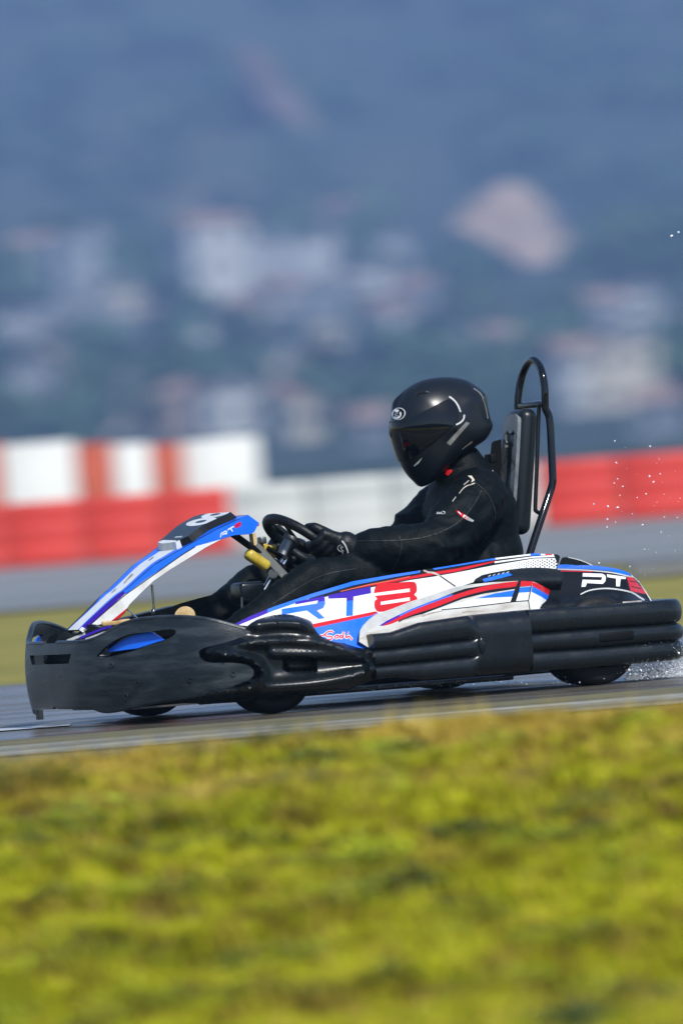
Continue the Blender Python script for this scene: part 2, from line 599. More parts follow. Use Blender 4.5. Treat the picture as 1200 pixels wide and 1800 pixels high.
cov = [(330, 1152), (352, 1132), (400, 1119), (428, 1105), (450, 1090), (480, 1081.5), (506, 1080), (530, 1085.5), (546, 1092), (551, 1101), (560, 1115), (575, 1124), (592, 1129), (620, 1131), (650, 1126.5),
       (672, 1121.5), (680, 1127), (684, 1136), (689, 1144), (688, 1154), (690, 1164), (684, 1182), (666, 1192), (620, 1210), (610, 1216), (600, 1213), (538, 1221), (500, 1226), (440, 1233), (380, 1237), (340, 1237), (310, 1231), (304, 1190)]
mb = sheet(spline(cov, 3), lambda x, y, t: P(x, y, cover_y(x, y) - t), .02, step=5.5)
wc = mb.build('wheel_cover', M['wetblack'], kart, smooth=50)
far_wc = mirrored(wc)
bm = bmesh.new(); bm.from_mesh(far_wc.data)
bmesh.ops.delete(bm, geom=[f for f in bm.faces if f.calc_center_median().x > .66], context='FACES')
bm.to_mesh(far_wc.data); bm.free()

# ---- ribbed side and rear bumpers
def zs_at(px, ys, y):
    return P(px, sum(ys) / 4, y).x, [P(px, q, y).z for q in ys]
_st = [zs_at(690, (1111, 1140, 1168, 1192), .70), zs_at(740, (1094, 1134, 1163, 1196), .70), zs_at(820, (1082, 1125, 1155, 1190), .70),
       zs_at(935, (1071, 1114, 1146, 1181), .70), zs_at(1048, (1064, 1105, 1139, 1173), .70), zs_at(1150, (1056, 1099, 1130, 1164), .70)]
def zrow(x):
    xs = [q[0] for q in _st][::-1]
    return [float(np.interp(x, xs, [q[1][k] for q in _st][::-1])) for k in range(4)]
xf0, xf1 = P(836, 1130, .7).x, P(932, 1130, .7).x
def section(x, flat, zz):
    """(outward offset, z) from the inner bottom over three ribs to the inner top"""
    zt, g1, g2, zb = zz
    out = [(-.09, zb + .012)]
    for z0, z1 in ((zb, g2), (g2, g1), (g1, zt)):
        for k in range(10):
            a = math.pi * (k + .35) / 9.7
            rib = .016 + .030 * max(0, math.sin(a)) ** .6
            z = (z0 + z1) / 2 - (z1 - z0) / 2 * math.cos(a)
            e = (z - zb) / (zt - zb)
            fl = .043 * min(1, (1 - abs(2 * e - 1) ** 5))
            out.append((rib * (1 - flat) + fl * flat, z))
    out.append((-.09, zt - .012))
    return out
rows = []
x = P(655, 1150, .7).x
for x in np.linspace(x, xf1, 60):
    fl = 1 - sst(xf0 - .004, xf0 + .022, x)
    rows.append([Vector((x, .672 + o, z)) for o, z in section(x, fl, zrow(x))])
mb = MB().grid(rows, close_v=True)
mb.add(rows[0], [list(range(len(rows[0])))]); mb.add(rows[-1], [list(range(len(rows[0])))])
# upright bead at the joint
mb.sphere(P(846, 1134, .714), .035, sc=(.36, .3, .8), n=14)
sb = mb.build('side_bumper', M['wetblack'], kart, smooth=50)
mirrored(sb)
rows = []
path = []
for xx in np.linspace(xf1 - .003, -.735, 10): path.append((xx, .655, Vector((0, 1, 0))))
for k in range(1, 9):
    a = math.pi / 2 * k / 8
    path.append((-.735 - .075 * math.sin(a), .58 + .075 * math.cos(a), Vector((-math.sin(a), math.cos(a), 0))))
for yy in np.linspace(.5, -.5, 14): path.append((-.81 - .03 * (1 - (yy / .58) ** 2), yy, Vector((-1, 0, 0))))
for k in range(0, 9):
    a = math.pi / 2 * (8 - k) / 8
    path.append((-.735 - .075 * math.sin(a), -.58 - .075 * math.cos(a), Vector((-math.sin(a), -math.cos(a), 0))))
for xx in np.linspace(-.735, xf1, 10)[1:]: path.append((xx, -.655, Vector((0, -1, 0))))
for xx, yy, n in path:
    rows.append([Vector((xx, yy, z)) + n * o for o, z in section(xx, 0, zrow(max(xx, -.8)))])
mb = MB().grid(rows, close_v=True)
mb.add(rows[0], [list(range(len(rows[0])))]); mb.add(rows[-1], [list(range(len(rows[0])))])
rb = mb.build('rear_bumper', M['wetblack'], kart, smooth=50)
mb = MB()
c = P(1082, 1119, .695)
mb.rbox(c, (.125, .016, .030), .007)
mb.build('recess_shade', M['deep'], kart)  # dark block set flush, standing for the shade inside the bumper's hole

# ---- side panels
W_, LG, BL, PU, RE, BK, DI, OR, GR = range(9)
PAINT = [M['white'], M['lgrey'], M['blue'], M['purple'], M['red'], M['black'], M['dirty'], M['orange'], M['grime']]
def main_y(px, py): return .640 - .0008 * (1130 - py)
main = [(411, 1098), (440, 1083), (480, 1067), (550, 1043), (620, 1022), (690, 1010), (737, 1003), (800, 993), (869, 981), (937, 973), (979, 974.5), (984, 978), (982, 988), (977, 1000),
        (950, 998), (930, 999), (893, 1005), (848, 1018), (800, 1034), (800, 1060), (720, 1090), (660, 1125), (640, 1150), (560, 1150), (500, 1110), (450, 1102)]
reg = []
reg.append(([(405, 1094), (480, 1066), (550, 1042), (620, 1021), (690, 1009), (737, 1002), (737, 1007), (690, 1015), (620, 1029), (550, 1050), (480, 1074), (412, 1102)], BL))
reg.append(([(405, 1094), (470, 1069), (470, 1078), (412, 1102)], PU))
reg.append(([(540, 1053), (560, 1047), (620, 1029), (690, 1015), (737, 1007), (738, 1002), (764, 998), (770, 998.5), (869, 984), (937, 976), (984, 977.5), (984, 981), (937, 982), (869, 993.5), (800, 1007), (760, 1014), (720, 1020), (690, 1026), (650, 1033), (600, 1043), (560, 1052)], BK))
reg.append(([(760, 999.3), (869, 980), (872, 983.3), (764, 1001.5)], BL))
reg.append(([(597, 1039.5), (650, 1027), (690, 1020), (720, 1013.5), (760, 1006), (802, 999.5), (869, 986), (874, 986.5), (802, 1005), (760, 1011), (720, 1018), (690, 1023.5), (650, 1030)], RE))
reg.append(([(597, 1039.3), (650, 1026.6), (690, 1019), (720, 1012.7), (720, 1014), (690, 1020.6), (650, 1028.5), (600, 1040)], OR))
reg.append(([(869, 987), (937, 978), (979, 977), (979, 979), (937, 980.5), (869, 990)], W_))
reg.append(([(932, 973), (950, 971), (950, 976), (932, 977)], BL))
reg.append(([(958, 972), (970, 972), (970, 976), (958, 976)], RE))
# R
reg.append(([(519, 1058), (570, 1047.5), (571.5, 1061), (568, 1069), (557, 1073.5), (571, 1087), (560, 1088.5), (539, 1073.5), (495, 1081), (495, 1070.5), (557, 1061), (559, 1055.5), (519, 1062.8)], BL))
reg.append(([(519, 1058), (570, 1047.5), (571, 1056), (559, 1058.5), (559, 1055.5), (519, 1062.8)], PU))
# T
reg.append(([(576.5, 1046.5), (651.5, 1031), (652, 1043), (621, 1049), (620, 1082.3), (608, 1083.3), (609, 1051.5), (577, 1052.5)], BL))
reg.append(([(576.5, 1046.5), (651.5, 1031), (652, 1043), (621, 1049), (621, 1055), (608.7, 1057), (609, 1051.5), (577, 1052.5)], PU))
# 8
reg.append((spline([(658, 1036), (661, 1029.5), (668, 1026.3), (695, 1024.3), (722, 1022.5), (729, 1024), (732, 1030), (732, 1040), (728, 1045.5), (732.5, 1050), (732, 1058), (720, 1063), (690, 1072), (668, 1076), (661, 1073), (658, 1067), (658, 1057), (662.5, 1052.5), (656.5, 1046), (657, 1041)], 3), RE))
reg.append(([(655, 1043.2), (720, 1034.5), (720, 1040.5), (655, 1048)], W_))
reg.append(([(669, 1058), (720, 1050), (720, 1056), (669, 1063.5)], W_))
reg.append(([(525, 1102), (660, 1074.5), (664, 1076.5), (655, 1082), (530, 1110)], RE))
reg.append(([(530, 1109), (545, 1105.5), (657, 1081), (664, 1076), (660, 1125), (640, 1150), (560, 1150)], BL))
# red script signature with a white outline
script = [[(586, 1112.5), (582, 1109.6), (576, 1111), (571, 1115.5), (573, 1118.5), (580, 1118.5), (584, 1120.5), (581, 1124), (574, 1124.5)],
          [(571, 1115.8), (562, 1118.5), (557, 1121.5)],
          [(592, 1116.5), (588.6, 1119), (590, 1122), (594, 1120.5), (594.5, 1117.3), (592, 1116.5)],
          [(601, 1116.6), (598, 1117.6), (597.4, 1121), (600, 1121.6), (602.5, 1118)], [(604.2, 1110.5), (602.6, 1118), (603.4, 1122)],
          [(608.6, 1116.5), (607.6, 1120), (609.5, 1121.2), (613, 1118), (615, 1120), (619, 1125)], [(610.6, 1112.4), (612.6, 1113.4)]]
for st in script: reg.append((stroke(st, 4.6, 3), W_))
for st in script: reg.append((stroke(st, 2.3, 3), RE))
reg.append((stroke([(774, 1013), (800, 1031)], 2.4, 1), BK))
reg.append((stroke([(744, 1002), (752, 1006), (762, 1007), (774, 1013)], 3.2, 2), GR))
for k in range(26):
    for j in range(6):
        if (k + j) % 2: continue
        cx = 880 + k * 4.05
        top = float(np.interp(cx, [880, 937, 984], [993, 984.5, 981.5]))
        bot = float(np.interp(cx, [880, 930, 982], [1005.5, 997.5, 997.5]))
        cy = top + (j + .5) * (bot - top) / 6 * 1.02
        r = .6 + 1.25 * (cx - 880) / 104
        reg.append(([(cx - r * 1.15, cy), (cx, cy - r), (cx + r * 1.15, cy), (cx, cy + r)], BK))
reg.append(([(972, 973), (990, 973), (990, 1003), (976, 1003), (979, 990)], BK))
mb = sheet(main, lambda x, y, t: P(x, y, main_y(x, y) + .012 * math.sin(max(0, min(1, (x - 411) / 573)) * math.pi) - t), .012, reg, step=14, rstep=8, back=BK, base=W_)
mb.build('side_panel', PAINT, kart, smooth=40)

def swy(px, py): return .668 - .00045 * (1130 - py) - .09 * max(0, (px - 946) / 30) ** 1.3
sw = [(629, 1127), (631, 1111), (637, 1101), (647, 1090), (660, 1080), (690, 1070), (720, 1058), (760, 1045), (800, 1032), (830, 1027), (865, 1023.5), (912, 1021), (935, 1022), (946, 1026), (977, 1043), (972, 1051), (975, 1063), (973, 1070),
      (960, 1090), (895, 1095), (837, 1103), (790, 1112), (720, 1124), (690, 1132), (650, 1140)]
reg = []
reg.append(([(776, 1050), (800, 1040.5), (818, 1034.5), (865, 1027), (910, 1021.5), (935, 1022.5), (934, 1030), (912, 1032), (905, 1035.5), (869, 1041), (851, 1043.5), (813, 1053), (776, 1067), (739, 1081), (700, 1094), (700, 1082)], BK))
reg.append((spline([(667, 1100), (680, 1091.5), (720, 1071.5), (767, 1053.5), (795, 1044.5), (790, 1049), (767, 1057.5), (720, 1075.5), (690, 1091)], 3), BL))
reg.append(([(667, 1100), (678, 1092), (700, 1081), (704, 1083.5), (690, 1092), (671, 1100.5)], PU))
reg.append((spline([(671, 1100.5), (690, 1090.5), (720, 1075), (767, 1057), (809, 1042.5), (860, 1028.5), (911, 1022), (912, 1030), (860, 1037), (813, 1049), (767, 1067), (720, 1082.5), (690, 1096)], 3), RE))
reg.append(([(837, 1051.8), (869, 1043.4), (904, 1037.5), (901, 1049), (868, 1050.5), (837, 1052.2)], BL))
reg.append(([(739, 1081.5), (776, 1068.5), (832, 1052.5), (868, 1050.8), (901, 1049.3), (896, 1058.6), (820, 1068), (776, 1072), (745, 1081)], W_))
reg.append(([(914, 1021), (936, 1022), (934, 1030), (913, 1031)], RE))
reg.append(([(912, 1033), (933, 1031.2), (931, 1041), (910, 1042.3)], BL))
reg.append(([(910, 1042.3), (931, 1041), (928, 1056), (906.5, 1057)], W_))
reg.append(([(905, 1034), (911, 1021), (915.5, 1021), (911.5, 1042), (906.5, 1057), (896.5, 1059)], BK))
reg.append(([(935, 1023), (946, 1026), (978, 1043), (972, 1051), (935, 1030)], RE))
reg.append(([(935, 1030), (972, 1051), (976, 1064), (971, 1062), (950, 1048.5), (933.5, 1040.5)], BL))
reg.append(([(933.5, 1040.5), (950, 1048.5), (971, 1062), (976, 1064), (973, 1071), (931, 1072), (929, 1057)], W_))
reg.append((stroke([(776, 1072), (820, 1068), (896, 1058.8), (907, 1057.5), (928, 1056)], 1.8, 1), BK))
reg.append((stroke([(634, 1102), (631, 1112), (630, 1128)], 2.0, 2), BK))
reg.append((stroke([(933.5, 1029), (928.5, 1056), (931.5, 1074)], 1.8, 1), BK))
reg.append((stroke([(741, 1083), (760, 1077.5), (778, 1074)], (4.6, 1.2), 3), GR))
reg.append((stroke([(775, 1093), (800, 1087), (838, 1085)], (1.2, 2.0), 3), BK))
reg.append((stroke([(705, 1092), (722, 1086), (740, 1082)], (1, 4), 3), GR))
reg.append((stroke([(812, 1077), (830, 1074.6), (850, 1074)], (1.8, 1.), 3), GR))
reg.append((spline([(629, 1127), (632, 1110), (640, 1098), (655, 1084.5), (690, 1070.5), (720, 1058.5), (760, 1045.5), (800, 1032), (835, 1028), (818, 1034), (800, 1040.5), (770, 1052), (720, 1070.5), (680, 1090), (660, 1102), (648, 1108)], 2), LG))
reg.insert(0, reg.pop())
for k in range(12):
    for j in range(3):
        cx = 716 + k * 6.2 + j * 3.1; cy = 1104.0 - k * 1.65 - 4.6 * j + (1 if k % 2 else 0)
        if cy < 1090 - (cx - 700) * .1: continue
        reg.append(([(cx - 1.5, cy + .4), (cx, cy - 1.4), (cx + 1.5, cy - .4), (cx, cy + 1.4)], LG))
mb = sheet(sw, lambda x, y, t: P(x, y, swy(x, y) - t), .014, reg, step=14, rstep=8, back=BK, base=DI)
# rubbing edge
mb.build('lower_side_panel', PAINT, kart, smooth=40)

# right-hand side: the same fairings, seen only over the nose
rp = [(411, 1098), (480, 1067), (550, 1048), (620, 1036), (700, 1024), (800, 1012), (900, 1000), (975, 996), (977, 1010), (900, 1018), (800, 1034), (720, 1075), (660, 1125), (640, 1150), (560, 1150), (500, 1110)]
mb = sheet(rp, lambda x, y, t: P(x, y, main_y(x, y) + .01 - t), .03, [([(545, 1105), (657, 1080), (664, 1076), (660, 1125), (640, 1150), (560, 1150)], BL), ([(411, 1098), (480, 1067), (550, 1048), (620, 1036), (700, 1024), (700, 1030), (620, 1043), (550, 1055), (480, 1075)], BL)], step=16, back=BK, base=W_)
for v in mb.v:
    v.y = -v.y
    if v.x > .1: v.z -= .012
rpo = mb.build('side_panel', PAINT, kart, smooth=40)
rpo.data.flip_normals()

# ---- rear cowl
cw = spline([(981, 993), (1010, 993.5), (1042, 994), (1081, 999), (1100, 1005), (1111, 1012), (1125, 1026), (1144, 1055), (1146, 1075), (1080, 1085), (960, 1090), (950, 1060), (958, 1035), (972, 1012)], 2)
reg = []
reg.append(([(975, 990), (1042, 992), (1081, 997), (1113, 1011), (1100, 1012), (1075, 1004), (1040, 1000.5), (980, 999)], BL))
reg.append((stroke([(979, 1000.5), (1010, 1001.5), (1040, 1003), (1075, 1006.5), (1100, 1012), (1113, 1014.5)], 2.2, 2), LG))
reg.append((stroke([(979, 1003.5), (1010, 1004), (1040, 1005)], 1.6, 2), RE))
reg.append((stroke([(1109, 1010), (1125, 1025), (1145, 1057)], 2.4, 2), W_))
reg.append(([(1024, 1007.5), (1058, 1008.5), (1063, 1011), (1064.5, 1015), (1063.5, 1022), (1059, 1026.5), (1031, 1025), (1029, 1031), (1021.5, 1032), (1023.5, 1019), (1056.5, 1020), (1058, 1014.5), (1023.5, 1013.5)], W_))
reg.append(([(1066, 1009.5), (1100, 1014), (1099.4, 1018), (1090.5, 1017.6), (1089, 1031), (1082.5, 1030.6), (1082.4, 1017), (1067, 1014.5)], W_))
reg.append(([(1101, 1014.2), (1112, 1015), (1137, 1045), (1108, 1039)], RE))
reg.append((stroke([(1106, 1021), (1118, 1024)], 1.6, 1), BK)); reg.append((stroke([(1109, 1031), (1126, 1035)], 1.6, 1), BK))
reg.append((stroke([(1020, 1045), (1035, 1038), (1060, 1034.5), (1085, 1036), (1110, 1041.5), (1124, 1050), (1132, 1055)], (2, 3.2), 3), LG))  # highlight of the wheel arch, painted in light grey
reg.append((stroke([(1094, 1059), (1128, 1056.5)], 2.4, 1), GR))
def cowl_y(px, py):
    y = .60 - .0012 * max(0, 1060 - py) - .10 * sst(1095, 1146, px)
    if py > 1040: y += .035 * sst(1040, 1052, py + abs(px - 1070) * -.12)
    return y - .10 * sst(1008, 993, py) ** 2
mb = sheet(cw, lambda x, y, t: P(x, y, cowl_y(x, y) - t), .03, reg, step=9, rstep=6, back=BK, base=BK)
cowl = mb.build('rear_fender', PAINT, kart, smooth=45)
mirrored(cowl)
mb = sheet(spline([(983, 998), (986, 983), (992, 979.5), (1007, 981), (1027, 987), (1044, 996), (1044, 1004), (1000, 1004)], 3), lambda x, y, t: P(x, y, .36 - t), .03, [(stroke([(998, 979), (1012, 982), (1030, 988), (1046, 997)], 2.5, 2), 1)], step=9)
mb.build('engine_cover', [M['wetblack'], M['white']], kart)

# black pod between the panels and the rear wheel
mb = sheet(spline([(835, 1018), (880, 1004), (930, 998), (975, 1000), (990, 1010), (985, 1035), (975, 1075), (900, 1075), (830, 1060)], 3), lambda x, y, t: P(x, y, .565 + .03 * math.exp(-((y - 1022) / 14) ** 2) - t), .12,
           [([(848, 1018), (893, 1006), (900, 1011), (850, 1024)], 1)] + [(stroke([(858 + 8 * k, 1013.5 - 1.6 * k), (862 + 8 * k, 1011 - 1.6 * k)], 1.3, 1), 2) for k in range(5)], step=8)
mb.build('side_pod', [M['wetblack'], M['blue'], M['lgrey']], kart, smooth=50)

# ---- nose panel (a tall curved fairing with the race number)
_cr = [((139, 1107), .05), ((147.5, 1098), .05), ((170, 1077), .052), ((203, 1048), .064), ((223, 1034), .072), ((270, 993), .086), ((297, 977), .098), ((335, 955), .12), ((380, 930), .15), ((422, 910.5), .168), ((434, 906), .168)]
_cr3 = []
for (px, py), w in _cr:
    q = P(px, py, w); _cr3.append((q.x, q.z, w))
_cr3 = spline(_cr3, 6, closed=False)
_cs = [0.0]
for a, b in zip(_cr3, _cr3[1:]): _cs.append(_cs[-1] + math.hypot(b[0] - a[0], b[1] - a[1]))
NL = _cs[-1]
def crease(s):
    s = min(max(s, 0), NL)
    i = min(max(int(np.searchsorted(_cs, s)) - 1, 0), len(_cr3) - 2)
    t = (s - _cs[i]) / (_cs[i + 1] - _cs[i])
    a, b = _cr3[i], _cr3[i + 1]
    l = math.hypot(b[0] - a[0], b[1] - a[1])
    return [a[k] + (b[k] - a[k]) * t for k in range(3)], Vector(((b[1] - a[1]) / l, 0, -(b[0] - a[0]) / l))
YS = .12
def nose_map(s, q, t, h=0.0):
    (x, z, w), n = crease(s)
    q = q / YS
    return Vector((x, q * w, z)) + n * (h - t)
def nose_inv(px, py):
    best = None
    for s in np.linspace(0, NL, 90):
        for q in np.linspace(-1, 1, 41):
            u, v = proj(nose_map(s, q * YS, 0))
            d = (u - px) ** 2 + (v - py) ** 2
            if best is None or d < best[0]: best = (d, s, q * YS)
    return best[1:]
s_of = lambda px: float(np.interp(px, [c[0][0] for c in _cr], [_cs[min(6 * i, len(_cs) - 1)] for i in range(len(_cr))]))
sp = s_of(316)
ol = [(0, -YS), (NL, -YS), (NL, YS), (0, YS)]
reg = [([(0, -YS), (NL, -YS), (NL, -.36 * YS), (s_of(190), -.5 * YS), (0, -.8 * YS)], BL), ([(0, YS), (NL, YS), (NL, .5 * YS), (s_of(190), .7 * YS), (0, .8 * YS)], BL),
       ([(0, -YS), (s_of(205), -YS), (s_of(190), -.7 * YS), (0, -.86 * YS)], BK)]
for px in (283, 211):
    s0 = s_of(px); reg.append(([(s0, -.0), (s0 + .028, -.02), (s0 + .026, -.035), (s0 + .004, -.022)], BK))  # small slot holes drawn as black patches for the shade inside
s0 = s_of(232); reg.append(([(s0, .02), (s0 + .05, .005), (s0 + .05, -.03), (s0 + .006, -.012)], GR))
mb = sheet(ol, nose_map, .006, reg, step=.022, back=BK, base=W_)
nose = mb.build('nose_panel', PAINT, kart, smooth=50)
# side faces of the nose panel
nl = [(139, 1107), (147.5, 1098), (170, 1077), (203, 1048), (223, 1034), (270, 993), (297, 977), (335, 955), (380, 930), (422, 910.5), (436, 905), (455, 919), (447, 935), (440, 939), (413, 941), (392, 947), (360, 964), (327, 985), (300, 1001.5), (270, 1022), (248, 1043), (228, 1063), (219, 1078), (209, 1088), (192, 1094), (155, 1104), (146, 1112)]
top = _cr
def wy(px): return float(np.interp(px, [c[0][0] for c in _cr], [c[1] for c in _cr]))
reg = [([(140, 1100), (170, 1076), (203, 1047), (216, 1037), (222, 1042), (187, 1073), (152, 1106)], PU),
       ([(215, 1037), (223, 1033), (270, 992), (297, 976), (335, 954), (380, 929), (422, 909), (440, 900), (460, 919), (447, 937), (440, 941), (413, 941), (392, 947), (345, 960), (320, 975), (253, 1021), (221, 1044)], BL),
       (stroke([(147, 1109), (187, 1073.5), (221, 1045), (254, 1022), (320, 975.3), (343, 961.2)], 1.8, 1), BK),
       ([(232, 1062), (228, 1065), (219, 1080), (209, 1090), (190, 1096), (205, 1084)], RE),
       (stroke([(147, 1098), (170, 1077), (203, 1048), (223, 1034.5), (270, 993.5), (297, 977.5), (335, 955.5), (380, 930.5), (422, 911)], 1.3, 1), BK),
       (stroke([(155, 1104), (192, 1094), (209, 1088), (219, 1078), (228, 1063), (248, 1043), (270, 1022), (300, 1001.5), (327, 985), (360, 964), (392, 947), (413, 941), (440, 939)], 1.2, 1), BK)]
# small lettering RT8
reg += [(stroke([(387.5, 944.5), (388.8, 937.5), (397, 933.2), (399, 934.5), (397.2, 937), (390.5, 940)], 1.9, 1), W_), (stroke([(394, 938.3), (399, 938.2)], 2.0, 1), W_),
        (stroke([(400, 931.4), (411, 925.2)], 2.1, 1), W_), (stroke([(405.3, 928.4), (408.6, 934.2)], 2.0, 1), W_)]
reg += [(spline([(412, 923), (421, 917.3), (423, 918.3), (424.2, 923), (422.5, 925), (415, 928.5), (412.8, 927)], 2), RE), (stroke([(415, 924.3), (420.5, 921.3)], .8, 1), PU), (stroke([(415.6, 926.2), (421, 923.4)], .7, 1), PU)]
mb = sheet(nl, lambda x, y, t: P(x, y, wy(x) + .002 - t), .006, reg, step=9, rstep=6, back=BK, base=W_)
ns = mb.build('nose_side', PAINT, nose, smooth=40)
ns2 = mirrored(ns)
mb = MB()
bc = P(437, 929.5, .14)
mb.ring(bc, (0, 1, 0), [(.0, 0), (.0, .004), (.009, .004), (.0105, 0)], n=24)
mirrored(mb.build('bolt', M['deep'], nose))
# end cap of the nose, red trim
mb = MB()
e0, e1 = P(435, 905, .135), P(455, 919, .135)
mb.extrude([e0, e1, e1 + Vector((0, 0, -.01)), e0 + Vector((.006, 0, -.012))], (0, -.27, 0), 0)
mb.build('nose_trim', M['red'], nose)
# number plate
s1, s2 = s_of(314), s_of(427)
pl_out = [(s1, -.02), (s1 + .012, -.085), (s2 - .10, -.112), (s2 - .02, -.112), (s2, -.08), (s2, .085), (s2 - .02, .1), (s2 - .10, .085), (s1 + .075, .105), (s1 + .05, .118), (s1 + .006, .09)]
PH = .022
def inset(poly, k):
    cx = sum(p[0] for p in poly) / len(poly); n = len(poly); out = []
    for i in range(n):
        a, b, c = poly[i - 1], poly[i], poly[(i + 1) % n]
        def nr(u, v):
            dx, dy = v[0] - u[0], v[1] - u[1]; l = math.hypot(dx, dy); return (-dy / l, dx / l)
        n1, n2 = nr(a, b), nr(b, c)
        m_ = (n1[0] + n2[0], n1[1] + n2[1]); l = math.hypot(*m_); d = max(.5, (m_[0] * n1[0] + m_[1] * n1[1]) / l)
        out.append((b[0] + m_[0] / l * k / d, b[1] + m_[1] / l * k / d))
    return out
pin = inset(pl_out, .010)
if abs(sum(a[0] * b[1] - b[0] * a[1] for a, b in zip(pin, pin[1:] + pin[:1]))) > abs(sum(a[0] * b[1] - b[0] * a[1] for a, b in zip(pl_out, pl_out[1:] + pl_out[:1]))): pin = inset(pl_out, -.010)
def plate_inv(px, py):
    best = None
    for s in np.linspace(s1, s2, 60):
        for q in np.linspace(-.45, .45, 31):
            u, v = proj(nose_map(s, q * YS, 0, PH))
            d = (u - px) ** 2 + (v - py) ** 2
            if best is None or d < best[0]: best = (d, s, q * YS)
    return best
i1 = plate_inv(366, 916); i2 = plate_inv(392, 906)
c1s, c2s = i1[1], i2[1]
cq = max(-.012, min(.012, (i1[2] + i2[2]) / 2))
print('eight', i1, i2, s1, s2)
rr = max((c2s - c1s) / 2, .022)
reg = [([(s1 - .01, -.03), (s1 + .014, -.09), (s1 + .034, -.06), (s1 + .026, .06), (s1 + .016, .10), (s1 - .01, .08)], 1),
       (disc(c1s, cq, rr * 1.12, .080, 32), 1), (disc(c2s, cq, rr * 1.04, .070, 32), 1), (disc(c1s, cq, rr * .42, .030, 20), 0), (disc(c2s, cq, rr * .38, .026, 20), 0)]
for k in range(5): reg.append(([(s1 + .045, .01 + .011 * k), (s1 + .053, .01 + .011 * k), (s1 + .053, .017 + .011 * k), (s1 + .045, .017 + .011 * k)], 1))
mb = sheet(pin, lambda s, q, t: nose_map(s, q, 0, PH - t), .004, reg, step=.012, rstep=.008)
A, B = dens(pl_out, .02), []
for i in range(len(pl_out)):
    a, b = pl_out[i], pl_out[(i + 1) % len(pl_out)]; c, d = pin[i], pin[(i + 1) % len(pin)]
    k = max(1, int(math.ceil(math.hypot(b[0] - a[0], b[1] - a[1]) / .02)))
    for j in range(k): B.append((c[0] + (d[0] - c[0]) * j / k, c[1] + (d[1] - c[1]) * j / k))
ra = [nose_map(p[0], p[1], 0, 0) for p in A]; rb_ = [nose_map(p[0], p[1], 0, PH) for p in B]
n = len(A)
front_n = [k for k in range(n) if A[k][0] < s1 + .022]
base_i = len(mb.v); mb.v += ra + rb_
for i in range(n):
    j = (i + 1) % n
    mb.f.append([base_i + i, base_i + j, base_i + n + j, base_i + n + i]); mb.m.append(1 if (i in front_n and j in front_n) else 0)
mb.build('number_plate', [M['black'], M['white']], nose, smooth=30)

# nose bracket, tie bar and stay
mb = MB()
mb.tube([P(408, 938, .05), P(440, 961, .03), P(470, 980, .02), P(500, 1000, .02)], .011)
mb.tube([P(470, 963, .0), P(492, 975, .0), P(507, 983, 0)], .0075)
mb.build('bracket_tube', M['deep'], kart)
mb = MB()
mb.tube([P(267, 1028, -.02), P(270, 1072, -.02)], .0042); mb.sphere(P(269, 1075, -.02), .009)
mb.build('nose_stay', M['chrome'], kart)
mb = MB()
mb.tube([P(224, 1072, .05), P(244, 1090, .05)], .004)
mb.build('nose_stay', M['chrome'], kart)
mb = MB()
mb.rbox(P(200, 1095, .04), (.10, .05, .018), .006)
mb.build('nose_mount', M['cream'], kart)
# nose foot lying on the bumper: grey and purple strips
reg = [(stroke([(118, 1127), (150, 1114)], 5, 1), 2), (stroke([(140, 1122), (178, 1106), (196, 1101)], 4.2, 2), 1), (stroke([(150, 1124), (188, 1110)], 3, 1), 2)]
mb = sheet(spline([(112, 1129), (140, 1110), (150, 1098), (175, 1103), (196, 1099), (190, 1109), (165, 1122), (140, 1128)], 3), lambda x, y, t: P(x, y, .05 + (x - 150) * .0012) + Vector((-t, 0, 0)), .02, reg, step=8)
mb.build('nose_foot', [M['black'], M['purple'], M['lgrey']], kart)

# ---- chassis: tray and rails
mb = MB()
tray = [(.90, .26), (.62, .30), (.30, .34), (-.30, .36), (-.62, .33), (-.62, -.33), (-.30, -.36), (.30, -.34), (.62, -.30), (.90, -.26)]
mb.extrude([(x, y, .045) for x, y in tray], (0, 0, .006))
mb.build('floor_tray', M['steel'], kart)
mb = MB()
for sg in (1, -1):
    mb.tube([(.88, .25 * sg, .065), (.6, .29 * sg, .065), (.3, .33 * sg, .065), (-.3, .35 * sg, .065), (-.62, .32 * sg, .085), (-.74, .30 * sg, .12)], .015)
    mb.tube([(.34, .33 * sg, .075), (.3, .6 * sg, .09), (-.3, .6 * sg, .09), (-.35, .35 * sg, .075)], .012)
    mb.tube([(.88, .2 * sg, .07), (1.0, .2 * sg, .10), (1.01, .2 * sg, .18)], .011)
    mb.tube([(-.62, .32 * sg, .085), (-.8, .32 * sg, .16)], .013)
mb.tube([(.54, -.40, .13), (.54, .40, .13)], .014)
mb.tube([(.88, -.25, .065), (.88, .25, .065)], .014)
mb.tube([(.2, -.33, .065), (.2, .33, .065)], .014)
mb.tube([(-.54, -.58, .14), (-.54, .58, .14)], .02)
mb.build('chassis_frame', M['deep'], kart)
# lower side rail seen under the bumper
mb = MB()
mb.tube([P(350, 1234, .40), P(620, 1212, .40), P(900, 1190, .40)], .010)
mb.build('side_rail', M['steel'], kart)

